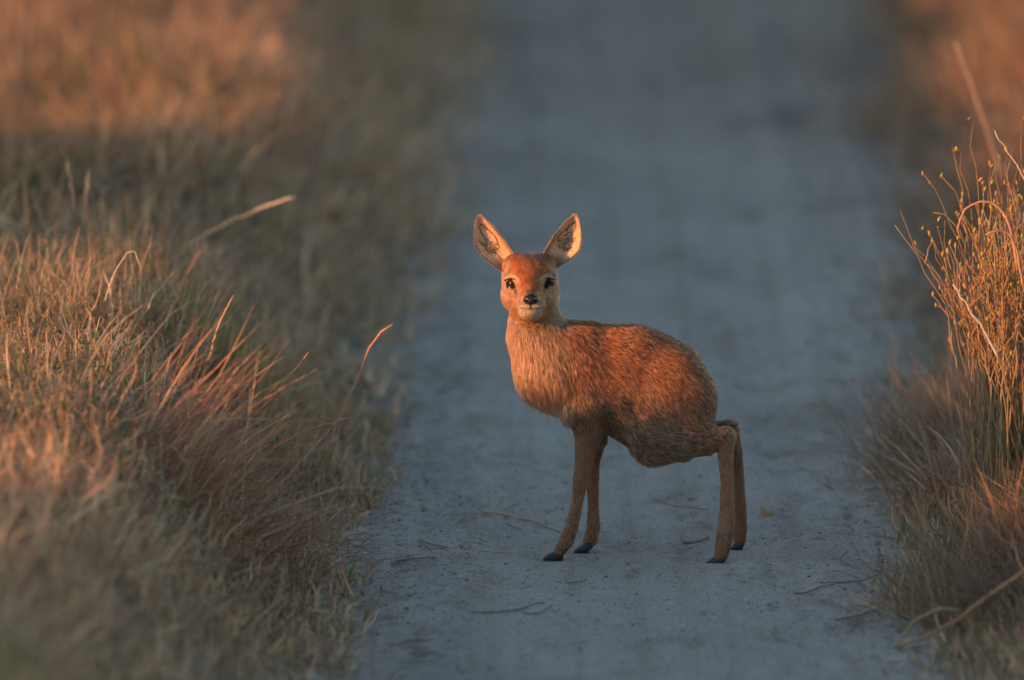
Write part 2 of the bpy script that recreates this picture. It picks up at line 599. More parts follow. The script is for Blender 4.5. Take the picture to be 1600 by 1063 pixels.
def d_cone(p, a, b, ra, rb, ys=1.0):
    p = p.copy(); a = np.array(a, float); b = np.array(b, float)
    if ys != 1.0:
        ym = (a[1] + b[1]) / 2
        p[..., 1] = ym + (p[..., 1] - ym) / ys
        a[1] = ym + (a[1] - ym) / ys; b[1] = ym + (b[1] - ym) / ys
    ba = b - a
    h = np.clip(((p - a) @ ba) / (ba @ ba + 1e-12), 0, 1)
    return np.linalg.norm(p - a - h[..., None] * ba, axis=-1) - (ra + (rb - ra) * h)


def d_ell(p, c, r, rot):
    q = (p - c) @ rot.T
    k0 = np.linalg.norm(q / r, axis=-1)
    k1 = np.linalg.norm(q / (r * r), axis=-1)
    return k0 * (k0 - 1) / np.maximum(k1, 1e-6)


def put(fn, lo, hi, k, fur):
    m = k + 0.012
    gq, sl_ = _grid(lo - m, hi + m)
    d = fn(gq).astype(np.float32)
    f = FLD[sl_]
    if k > 0:
        h = np.clip(0.5 + 0.5 * (f - d) / k, 0, 1)
        FLD[sl_] = f * (1 - h) + d * h - k * h * (1 - h)
    else:
        FLD[sl_] = np.minimum(f, d)
    PRIMS.append((fn, fur))


def cone(a, b, ra, rb, k=0.012, ys=1.0, fur=None):
    a = np.array(a, float); b = np.array(b, float)
    r = max(ra, rb) * max(1, ys)
    put(lambda p: d_cone(p, a, b, ra, rb, ys), np.minimum(a, b) - r, np.maximum(a, b) + r, k, fur)


def ell(c, r, rot=np.eye(3), k=0.012, fur=None):
    c = np.array(c, float); r = np.array(r, float); rot = np.array(rot)
    put(lambda p: d_ell(p, c, r, rot), c - r.max(), c + r.max(), k, fur)


def fur(d, L):
    d = np.array(d, float)
    return d / np.linalg.norm(d), L


FL_BODY = fur((1, -0.05, -0.60), 0.0105)
FL_RUMP = fur((0.7, 0, -0.9), 0.0100)
FL_NECK = fur((0.12, -0.05, -1), 0.019)
FL_CHEST = fur((0.18, -0.1, -1), 0.027)
FL_BELLY = fur((0.75, 0, -0.75), 0.015)
FL_SHIN = fur((1, 0, 0.05), 0.012)
FL_LEG = fur((0.05, 0, -1), 0.0062)
FL_ARM = fur((0.25, 0, -1), 0.013)
FL_FACE = fur((0, 0.4, 0.9), 0.006)

# torso
cone(P(898, 570, 0), P(985, 592, 0), 0.066, 0.080, 0.02, 0.70, FL_BODY)
cone(P(985, 592, 0), P(1036, 612, 0), 0.080, 0.073, 0.02, 0.74, FL_BODY)
cone(P(1036, 612, 0), P(1070, 636, 0), 0.073, 0.039, 0.03, 0.80, FL_RUMP)
cone(P(960, 600, 0), P(1010, 640, 0), 0.060, 0.055, 0.03, 0.8, FL_BELLY)
# chest and shoulder
ell(P(862, 563, -0.005), (0.048, 0.046, 0.046), k=0.03, fur=FL_CHEST)
ell(P(905, 590, -0.030), (0.040, 0.030, 0.060), k=0.03, fur=FL_ARM)
ell(P(905, 590, 0.030), (0.040, 0.030, 0.060), k=0.03, fur=FL_ARM)
# neck
cone(P(832, 470, 0.0), P(838, 520, 0.0), 0.033, 0.033, 0.02, 1.0, FL_NECK)
cone(P(839, 520, 0.0), P(860, 566, 0.0), 0.033, 0.044, 0.03, 1.0, FL_NECK)
cone(P(866, 535, 0.01), P(905, 550, 0.01), 0.026, 0.046, 0.02, 1.0, FL_NECK)

# thighs and shins
for s, Yt in ((-1, -0.036), (1, 0.036)):
    cone(P(1056, 610, Yt), P(1022, 678, Yt * 1.35), 0.048, 0.035, 0.03, 0.66, FL_BELLY)
    cone(P(1076, 630, Yt), P(1090, 668, Yt * 1.3), 0.036, 0.026, 0.03, 0.8, FL_RUMP)
NH = [(1020, 690, -0.052, 0.028), (1060, 692, -0.056, 0.0235), (1100, 690, -0.060, 0.0185), (1132, 683, -0.064, 0.0148),
      (1134, 712, -0.067, 0.0112), (1136, 755, -0.070, 0.0090), (1136, 800, -0.073, 0.0112), (1134, 830, -0.076, 0.0134), (1130, 852, -0.078, 0.0122), (1126, 870, -0.080, 0.0104)]
FH = [(1022, 676, 0.052, 0.026), (1060, 680, 0.058, 0.022), (1110, 676, 0.064, 0.016), (1140, 670, 0.070, 0.0130),
      (1149, 703, 0.074, 0.0100), (1154, 745, 0.078, 0.0080), (1157, 790, 0.083, 0.0082), (1157, 825, 0.088, 0.0096), (1156, 842, 0.090, 0.0092), (1155, 850, 0.092, 0.0085)]
NF = [(915, 640, -0.036, 0.031), (920, 670, -0.036, 0.0225), (915, 700, -0.036, 0.0160), (911, 728, -0.035, 0.0120), (908, 747, -0.034, 0.0116), (902, 785, -0.032, 0.0082),
      (893, 825, -0.030, 0.0100), (885, 845, -0.028, 0.0112), (875, 861, -0.027, 0.0090)]
FF = [(925, 640, 0.036, 0.028), (930, 680, 0.040, 0.0175), (926, 722, 0.046, 0.0102), (926, 745, 0.050, 0.0096), (927, 787, 0.056, 0.0078), (927, 823, 0.062, 0.0100),
      (923, 843, 0.065, 0.0104), (918, 853, 0.066, 0.0085)]
for ch, first in ((NH, FL_SHIN), (FH, FL_SHIN), (NF, FL_ARM), (FF, FL_ARM)):
    for q in range(len(ch) - 1):
        (x0, y0, d0, r0), (x1, y1, d1, r1) = ch[q], ch[q + 1]
        fl = first if q < (3 if first is FL_SHIN else 1) else FL_LEG
        cone(P(x0, y0, d0), P(x1, y1, d1), r0, r1, (0.020, 0.005, 0.003)[q] if (q < 3 and first is FL_SHIN) else 0.02 if q == 0 else 0.0015, 1.0, fl)

# head: local axes face the camera
HO = P(828, 440, -0.035)
HX = np.array([1.0, 0, 0])
HZ = -FWD
HYv = UP
HROT = np.stack([HX, HYv, HZ])


def HP(x, y, z):
    return HO + 0.001 * (HX * x + HYv * y + HZ * z)


def hell(c, r, k=0.010, f=None):
    ell(HP(*c), np.array(r) * 0.001, HROT, k, f or FL_FACE)


def hcone(a, b, ra, rb, k=0.010):
    cone(HP(*a), HP(*b), ra * 0.001, rb * 0.001, k, 1.0, FL_FACE)


hell((0, 8, -18), (43, 37, 46), 0.015)
hell((-20, 27, -14), (20, 16, 24), 0.010)
hell((20, 27, -14), (20, 16, 24), 0.010)
hell((0, 6, 8), (35, 30, 28), 0.012)
hell((-25, -20, -8), (17, 24, 30), 0.014)
hell((26, -20, -8), (17, 24, 30), 0.014)
hcone((0, -8, 8), (1, -33, 54), 33, 17.0, 0.016)
hcone((0, 2, 22), (1, -24, 64), 17, 9.5, 0.010)
hell((-9, -37, 52), (14, 8.5, 17), 0.008)
hell((11, -37, 52), (14, 8.5, 17), 0.008)
hell((1, -47, 48), (17.5, 8, 17), 0.006)
hcone((1, -46, 40), (0, -40, -10), 14, 24, 0.014)
hell((-31, 8, 12), (9, 7, 10), 0.008)
hell((30, 8, 12), (9, 7, 10), 0.008)
hell((1, -29, 64), (9.5, 6.5, 7), 0.004)

# smooth the field a little
for axn in range(3):
    FLD = 0.25 * np.roll(FLD, 1, axn) + 0.5 * FLD + 0.25 * np.roll(FLD, -1, axn)

# carve eye sockets
EYES = [(-28.3, -4.5, 16.5), (27.0, -3.5, 16.5)]
EYE_R = 0.0086
for e in EYES:
    c = HP(*e)
    gq, sl_ = _grid(c - 0.02, c + 0.02)
    d = np.linalg.norm(gq - (c + 0.001 * np.array([0, -1, 0])), axis=-1) - EYE_R * 1.02
    FLD[sl_] = np.maximum(FLD[sl_], -d)


def surface_nets(Fd, origin, h):
    s = Fd < 0
    n0, n1, n2 = Fd.shape
    c = np.zeros((n0 - 1, n1 - 1, n2 - 1), np.int8)
    for a in (0, 1):
        for b in (0, 1):
            for d in (0, 1):
                c += s[a:n0 - 1 + a, b:n1 - 1 + b, d:n2 - 1 + d]
    act = (c > 0) & (c < 8)
    I = np.argwhere(act)
    idx = np.full(act.shape, -1, np.int64)
    idx[act] = np.arange(len(I))
    acc = np.zeros((len(I), 3)); cnt = np.zeros(len(I))
    cor = [(a, b, d) for a in (0, 1) for b in (0, 1) for d in (0, 1)]
    for p in cor:
        for ax in range(3):
            if p[ax] == 1:
                continue
            q = list(p); q[ax] = 1
            fa = Fd[I[:, 0] + p[0], I[:, 1] + p[1], I[:, 2] + p[2]]
            fb = Fd[I[:, 0] + q[0], I[:, 1] + q[1], I[:, 2] + q[2]]
            m = (fa < 0) != (fb < 0)
            t = np.where(m, fa / np.where(m, fa - fb, 1), 0)
            pos = np.tile(np.array(p, float), (len(I), 1)); pos[:, ax] += t
            acc[m] += pos[m]; cnt[m] += 1
    Vv = origin + h * (I + acc / cnt[:, None])
    quads = []
    for ax in range(3):
        u, v = (ax + 1) % 3, (ax + 2) % 3
        A = np.moveaxis(s, ax, 0)
        ch = A[:-1] != A[1:]
        E = np.argwhere(ch)
        out = A[:-1][ch]
        full = np.zeros((len(E), 3), int)
        rest = [x for x in range(3) if x != ax]
        full[:, ax] = E[:, 0]; full[:, rest[0]] = E[:, 1]; full[:, rest[1]] = E[:, 2]
        ok = np.ones(len(E), bool)
        for x in rest:
            ok &= (full[:, x] > 0) & (full[:, x] < Fd.shape[x] - 1)
        full, out = full[ok], out[ok]
        def cid(du, dv):
            g_ = full.copy(); g_[:, u] += du; g_[:, v] += dv
            return idx[g_[:, 0], g_[:, 1], g_[:, 2]]
        q = np.stack([cid(-1, -1), cid(0, -1), cid(0, 0), cid(-1, 0)], 1)
        q[~out] = q[~out][:, ::-1]
        quads.append(q)
    return Vv, np.concatenate(quads)


BV, BQ = surface_nets(FLD, B0, H)


def prim_blend(p):
    ds = np.stack([fn(p) for fn, _ in PRIMS], 1)
    dmin = ds.min(1, keepdims=True)
    wt = np.exp(-(ds - dmin) / 0.008)
    wt /= wt.sum(1, keepdims=True)
    D = wt @ np.array([f[0] for _, f in PRIMS]); L = wt @ np.array([f[1] for _, f in PRIMS])
    face = wt @ np.array([1.0 if f is FL_FACE else 0.0 for _, f in PRIMS])
    leg = wt @ np.array([1.0 if f is FL_LEG else 0.0 for _, f in PRIMS])
    return D, L, face, leg


def head_local(p):
    q = (p - HO) * 1000
    return q @ HX, q @ HYv, q @ HZ


C_RED = np.array([0.29, 0.103, 0.040])
C_BROWN = np.array([0.26, 0.120, 0.064])
C_GREYB = np.array([0.24, 0.145, 0.095])
C_PALE = np.array([0.41, 0.220, 0.118])
C_WHITE = np.array([0.66, 0.52, 0.40])
C_DARK = np.array([0.020, 0.013, 0.011])
C_LEG = np.array([0.40, 0.185, 0.098])


def mixc(c, b, f):
    return c * (1 - f[:, None]) + np.asarray(b) * f[:, None]


def eye_r(hx, hy, e):
    """almond outline: the outer corner high, the inner corner low"""
    s = np.sign(e[0])
    a = np.array([s * 0.42, 0.907])
    u = (hx - e[0]) * a[0] + (hy - e[1]) * a[1]
    v = -(hx - e[0]) * a[1] + (hy - e[1]) * a[0]
    return np.hypot(u / 0.98, v / 0.50)


def coat(p, face, leg):
    px, py = to_px(p)
    n = len(p)
    nz = fbm(p[:, 0] * 40, p[:, 1] * 40, p[:, 2] * 40, 3)
    c = np.tile(C_BROWN, (n, 1))
    # saddle: rich red on the back, greyer low flank and thigh
    back = sstep(640, 540, py + 25 * nz) * sstep(840, 900, px)
    c = mixc(c, C_RED, back)
    c = mixc(c, C_GREYB, sstep(600, 660, py + 20 * nz) * sstep(930, 960, px) * sstep(1110, 1040, px) * 0.6)
    c = mixc(c, np.array([0.22, 0.10, 0.055]), sstep(0.45, 1.0, nz) * 0.22 * sstep(860, 900, px))
    # throat and chest pale
    c = mixc(c, C_PALE * 0.92, sstep(905, 850, px + 12 * nz) * sstep(478, 500, py))
    c = mixc(c, C_WHITE * 0.8, sstep(600, 640, py + 8 * nz) * sstep(905, 860, px) * sstep(680, 650, py))
    c = mixc(c, C_LEG * np.array([0.92, 0.88, 0.85]), leg)
    c = mixc(c, np.array([0.40, 0.22, 0.13]), leg * sstep(0.0, 0.7, fbm(p[:, 0] * 70, p[:, 1] * 70, p[:, 2] * 18, 2)) * 0.55)
    c = mixc(c, np.array([0.12, 0.065, 0.04]), leg * sstep(0.15, 0.8, fbm(p[:, 0] * 60 + 9, p[:, 1] * 60, p[:, 2] * 12, 2)) * 0.6)
    # leg streaks above vary at random
    # face
    hx, hy, hz = head_local(p)
    f = np.tile(np.array([0.39, 0.215, 0.125]), (n, 1))
    f = mixc(f, np.array([0.37, 0.095, 0.023]), sstep(34, 25, np.abs(hx) + 3 * nz) * sstep(-16, -2, hy + 4 * nz) * sstep(-20, 0, hz + 10))
    f = mixc(f, np.array([0.36, 0.11, 0.032]), sstep(20, 11, np.abs(hx - 0.5)) * sstep(-30, -14, hy) * 0.95)
    f = mixc(f, np.array([0.14, 0.075, 0.045]), sstep(8, 5, np.abs(hx - 0.5)) * sstep(-26, -20, hy) * sstep(-9, -14, hy) * 0.9)
    f = mixc(f, np.array([0.15, 0.07, 0.04]), sstep(26, 40, hy + 5 * nz) * 0.75)
    f = mixc(f, np.array([0.20, 0.12, 0.08]), sstep(26, 38, hx + 4 * nz) * sstep(0, 12, hy) * 0.6)  # shade on the right temple, painted into the coat
    f = f * (1 + 0.38 * np.clip(fbm(p[:, 0] * 170, p[:, 1] * 120, p[:, 2] * 90, 2), -1, 1))[:, None]
    # pale ring round each eye
    for e in EYES:
        r = np.hypot((hx - e[0]) / 1.0, (hy - e[1]) / 1.15)
        f = mixc(f, np.array([0.52, 0.34, 0.22]), sstep(15.5, 11.0, r) * (hz > 0) * (0.15 + 0.85 * sstep(-6, 8, hy - e[1])))
        r2 = eye_r(hx, hy, e)
        f = mixc(f, C_DARK, sstep(9.3, 8.2, r2) * (hz > 0))
        # dark lash line and tear mark
        s = np.sign(e[0])
        ly = e[1] + 8.6 - 0.05 * (hx - e[0]) ** 2 + 0.10 * s * (hx - e[0])
        f = mixc(f, C_DARK, sstep(1.6, 0.7, np.abs(hy - ly)) * sstep(10, 7, np.abs(hx - e[0] - s * 2)) * (hz > 0))
        f = mixc(f, C_DARK, sstep(2.6, 1.2, np.hypot(hx - (e[0] - s * 6), (hy - (e[1] - 11)) * 0.7)) * (hz > 0) * 0.8)
    # muzzle white, mouth line, chin
    f = mixc(f, C_WHITE, sstep(-33, -37.5, hy + 0.10 * np.abs(hx - 1)) * sstep(21, 15, np.abs(hx - 1)) * sstep(24, 34, hz) * 0.9)
    f = mixc(f, np.array([0.30, 0.17, 0.10]), sstep(6, 3, np.abs(hy + 31)) * sstep(5, 3, np.abs(np.abs(hx - 1) - 15)) * 0.4 * (hz > 30))
    f = mixc(f, C_DARK, sstep(12.5, 10.5, np.hypot(hx - 1, (hy + 28.5) * 1.4)) * sstep(44, 52, hz))
    my = -41.2 - 0.002 * (hx - 1) ** 2 - 0.5 * np.cos((hx - 1) / 4.0)
    f = mixc(f, C_DARK, sstep(1.5, 0.5, np.abs(hy - my)) * sstep(17, 13, np.abs(hx - 1)) * sstep(26, 32, hz) * 0.8)
    f = mixc(f, C_DARK, sstep(2.0, 0.8, np.abs(hx - 1)) * sstep(-42, -40, hy) * sstep(-34, -36, hy) * (hz > 40))
    inface = np.clip(face, 0, 1) * sstep(-62, -52, hy)
    return mixc(c, 0, inface) + f * inface[:, None]


def fur_mat(name, rough=0.42):
    m, t, out = new_mat(name)
    at = t.nodes.new('ShaderNodeAttribute'); at.attribute_name = 'tint'
    h = t.nodes.new('ShaderNodeBsdfHairPrincipled')
    h.parametrization = 'COLOR'
    h.inputs['Roughness'].default_value = rough
    h.inputs['Radial Roughness'].default_value = 0.6
    h.inputs['Random Roughness'].default_value = 0.2
    h.inputs['Coat'].default_value = 0.0
    t.links.new(at.outputs['Color'], h.inputs['Color'])
    df = t.nodes.new('ShaderNodeBsdfDiffuse')
    t.links.new(at.outputs['Color'], df.inputs['Color'])
    mx = t.nodes.new('ShaderNodeMixShader'); mx.inputs[0].default_value = 0.5
    t.links.new(h.outputs[0], mx.inputs[1]); t.links.new(df.outputs[0], mx.inputs[2])
    t.links.new(mx.outputs[0], out.inputs[0])
    return m


M_FUR = fur_mat('fawn_fur')
M_SKIN = tint_mat('fawn_skin', 0.9, 0.0, 0.1)


def hair_obj(name, pts, rad, tint, mat, parent):
    """pts (n,k,3), rad (n,k), tint (n,3)"""
    n, k, _ = pts.shape
    hc = bpy.data.hair_curves.new(name)
    hc.add_curves([k] * n)
    hc.attributes['position'].data.foreach_set('vector', np.ascontiguousarray(pts, np.float32).ravel())
    ra = hc.attributes.get('radius') or hc.attributes.new('radius', 'FLOAT', 'POINT')
    ra.data.foreach_set('value', np.ascontiguousarray(rad, np.float32).ravel())
    if tint.ndim == 2:
        tint = np.repeat(tint[:, None, :], k, 1)
    at = hc.attributes.new('tint', 'FLOAT_COLOR', 'POINT')
    c = np.ones((n * k, 4), np.float32); c[:, :3] = tint.reshape(-1, 3)
    at.data.foreach_set('color', c.ravel())
    return add_obj(name, hc, mat, parent)


def sample_surface(V, Q, n):
    T = np.concatenate([Q[:, [0, 1, 2]], Q[:, [0, 2, 3]]])
    a, b, c = V[T[:, 0]], V[T[:, 1]], V[T[:, 2]]
    ar = np.linalg.norm(np.cross(b - a, c - a), axis=1)
    t = rng.choice(len(T), n, p=ar / ar.sum())
    u, v = rng.random(n), rng.random(n)
    f = u + v > 1
    u[f], v[f] = 1 - u[f], 1 - v[f]
    return a[t] + (b[t] - a[t]) * u[:, None] + (c[t] - a[t]) * v[:, None], t


def vert_normals(V, Q):
    T = np.concatenate([Q[:, [0, 1, 2]], Q[:, [0, 2, 3]]])
    fn = np.cross(V[T[:, 1]] - V[T[:, 0]], V[T[:, 2]] - V[T[:, 0]])
    N = np.zeros_like(V)
    for k in range(3):
        np.add.at(N, T[:, k], fn)
    return N / np.maximum(np.linalg.norm(N, axis=1, keepdims=True), 1e-12), T


fawn = empty('fawn', (0.09, 0.0, 0.0))
tag(fawn, 'young reddish brown antelope fawn standing side-on on the sandy track, looking straight out', 'fawn')

_, _, face_v, leg_v = prim_blend(BV)
me = mesh_np('body', BV, BQ, coat(BV, face_v, leg_v) * 0.4)
body = add_obj('body', me, M_SKIN, fawn)
BN, BT = vert_normals(BV, BQ)

# fur strands
NS = 300000
p, ti = sample_surface(BV, BQ, NS)
# extra short strands on the face
n = BN[BT[ti]].mean(1)
n /= np.linalg.norm(n, axis=1, keepdims=True)
D, L, face, leg = prim_blend(p)
hx, hy, hz = head_local(p)
ishead = (face > 0.5) & (hy > -62)
# bare skin: eyes, nose pad
ok = np.ones(NS, bool)
for e in EYES:
    ok &= ~((eye_r(hx, hy, e) < 10.4) & (hz > 0))
ok &= ~((np.hypot(hx - 1, (hy + 29) * 1.45) < 11.0) & (hz > 52))
ok &= p[:, 2] > 0.010
p, n, D, L, face, leg, hx, hy, hz, ishead = [a[ok] for a in (p, n, D, L, face, leg, hx, hy, hz, ishead)]
m = len(p)
# face hair streams away from the nose
fd = p - HP(1, -26, 62)
fd /= np.linalg.norm(fd, axis=1, keepdims=True)
fd = fd + 0.5 * np.array([0, 0.3, -0.1]) * (hy < -30)[:, None]
D = np.where(ishead[:, None], fd, D)
L = np.where(ishead, 0.0068 + 0.003 * sstep(20, -20, hz) + 0.008 * sstep(25, 45, np.abs(hx)) * sstep(0, -20, hy), L)
L = np.where(ishead & (hz > 35), 0.0028, L)
for e in EYES:
    r = np.hypot(hx - e[0], hy - e[1])
    L = np.where(ishead & (r < 17) & (hz > -5), 0.0021, L)
pxx, pyy = to_px(p)
L = L * (1 - 0.45 * sstep(800, 850, pyy))
# chest tuft longer at the bottom
L = L + 0.014 * sstep(565, 610, pyy) * sstep(905, 870, pxx) * sstep(660, 640, pyy)
L = L + 0.006 * np.clip(sstep(660, 700, pyy) * sstep(930, 960, pxx) * sstep(1090, 1040, pxx), 0, 1)
nz3 = np.stack([fbm(p[:, 0] * 22 + s, p[:, 1] * 22, p[:, 2] * 22 + s, 2) for s in (0.0, 31.0, 57.0)], 1)
D = D + np.where(ishead, 0.15, 0.17)[:, None] * nz3 + rng.normal(0, 1, (m, 3)) * np.where(ishead, 0.09, 0.17)[:, None]
D = D - n * (D * n).sum(1, keepdims=True)
D /= np.maximum(np.linalg.norm(D, axis=1, keepdims=True), 1e-6)
lift = np.where(ishead, 0.20, np.where(leg > 0.5, 0.20, 0.36 + 0.14 * sstep(890, 860, pxx))) * rng.uniform(0.4, 1.6, m)
Lr = L * rng.uniform(0.6, 1.15, m)
K = 5
tt = np.linspace(0, 1, K)
grav = np.array([0, 0, -1.0])
pts = np.zeros((m, K, 3))
for k in range(K):
    t = tt[k]
    off = D * t * (0.85 + 0.15 * t) + n * (lift[:, None] * t * (1 - 0.45 * t)) + grav * (0.14 * t * t)
    pts[:, k] = p + off * Lr[:, None]
# clumping of tips
kd = kdtree.KDTree(m // 9)
ci = rng.choice(m, m // 9, replace=False)
for a, b in enumerate(ci):
    kd.insert(p[b], a)
kd.balance()
near = np.array([kd.find(q)[1] for q in p])
cpt = pts[ci][near]
cl = np.where(ishead, 0.38, np.where(leg > 0.5, 0.22, 0.30 + 0.34 * sstep(905, 870, pxx)))
for k in range(1, K):
    f = (cl * tt[k] ** 1.2)[:, None]
    pts[:, k] = pts[:, k] * (1 - f) + cpt[:, k] * f
rad0 = np.where(ishead, 0.00022, np.where(leg > 0.5, 0.00024, 0.00028)) * rng.uniform(0.7, 1.3, m)
rad = rad0[:, None] * np.array([1.0, 1.0, 0.85, 0.6, 0.12])[None, :]
tint = coat(p, face, leg)
# a share of darker guard hairs
gu = rng.random(m)
gv = np.where(gu < 0.30, 0.20, np.where(gu > 0.84, 1.6, 0.9))
gv = np.where(pxx < 885, 0.5 + 0.5 * gv, gv)
gv = np.where(leg > 0.5, 0.5 + 0.5 * gv, np.where(ishead, 0.25 + 0.75 * gv, gv))
tint = tint * gv[:, None]
rad = rad * np.where((gu < 0.22) | (gu > 0.84), 1.45, 0.9)[:, None] * rng.uniform(0.82, 1.18, (m, 1))
clv = rng.uniform(0.86, 1.14, len(ci))[near]
tint = tint * clv[:, None]
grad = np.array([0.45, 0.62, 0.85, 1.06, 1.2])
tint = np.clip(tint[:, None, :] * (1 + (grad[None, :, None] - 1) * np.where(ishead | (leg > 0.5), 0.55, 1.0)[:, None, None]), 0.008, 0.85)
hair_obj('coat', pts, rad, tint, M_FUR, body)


# --- ears
def resample(poly, n):
    poly = np.array(poly, float)
    d = np.r_[0, np.cumsum(np.linalg.norm(np.diff(poly, axis=0), axis=1))]
    s = np.linspace(0, d[-1], n)
    return np.stack([np.interp(s, d, poly[:, k]) for k in range(2)], 1)


def smooth_poly(q, it=3):
    for _ in range(it):
        q[1:-1] = 0.25 * q[:-2] + 0.5 * q[1:-1] + 0.25 * q[2:]
    return q


EARS = [dict(inner=[(806, 402), (799, 392), (791, 380.5), (783, 369), (771, 354.5), (760, 344), (752.5, 338)],
             outer=[(790, 428), (780, 422), (768, 413), (754, 401), (743.5, 386.5), (741, 370), (742, 351), (744, 343), (747, 339)], s=-1,
             lines=[[(751, 350), (757, 354), (765, 361), (773, 369), (778, 377), (779, 384)],
                    [(751, 350), (750, 357), (754, 367), (761, 376), (767, 382), (771, 385)],
                    [(771, 385), (766, 388), (759, 385), (752, 379)], [(771, 386), (777, 389), (782, 383)], [(760, 391), (765, 394), (772, 393), (780, 400)],
                    [(769, 379), (775, 384)], [(748, 377), (755, 384)], [(757, 384), (762, 392)], [(778, 398), (785, 408)]],
             blobs=[(771, 387, 3.2), (774, 383, 2.4), (765, 388, 2.2), (759, 384, 1.6)]),
        dict(inner=[(845, 402), (851, 393), (858, 381), (865.5, 368), (876, 355.5), (887, 343), (895, 337)],
             outer=[(868, 423), (872, 417.6), (882, 411), (894.5, 403), (905, 393), (908.6, 378), (907.5, 362), (904, 345), (902.5, 340), (899.5, 336.5)], s=1,
             lines=[[(898, 345), (893, 352), (884, 359), (876, 366), (872, 374), (874, 381)],
                    [(898, 345), (900, 352), (897, 362), (890, 366), (882, 368)], [(872, 374), (880, 378), (888, 373), (895, 368)],
                    [(880, 384), (888, 380), (896, 377)], [(878, 386), (886, 389), (893, 387)], [(872, 385), (879, 390), (888, 392)],
                    [(880, 378), (883, 386), (880, 394)], [(885, 360), (890, 365)]],
             blobs=[(876, 377, 2.6), (880, 382, 3.0), (886, 378, 2.0), (894, 377, 1.6)])]
M_EAR = tint_mat('ear_skin', 0.7, 0.22, 0.25, noise=0.2, nscale=500)


def seg_dist(q, a, b):
    a = np.array(a, float); b = np.array(b, float)
    ba = b - a
    h = np.clip(((q - a) @ ba) / (ba @ ba + 1e-9), 0, 1)
    return np.linalg.norm(q - a - h[:, None] * ba, axis=1)


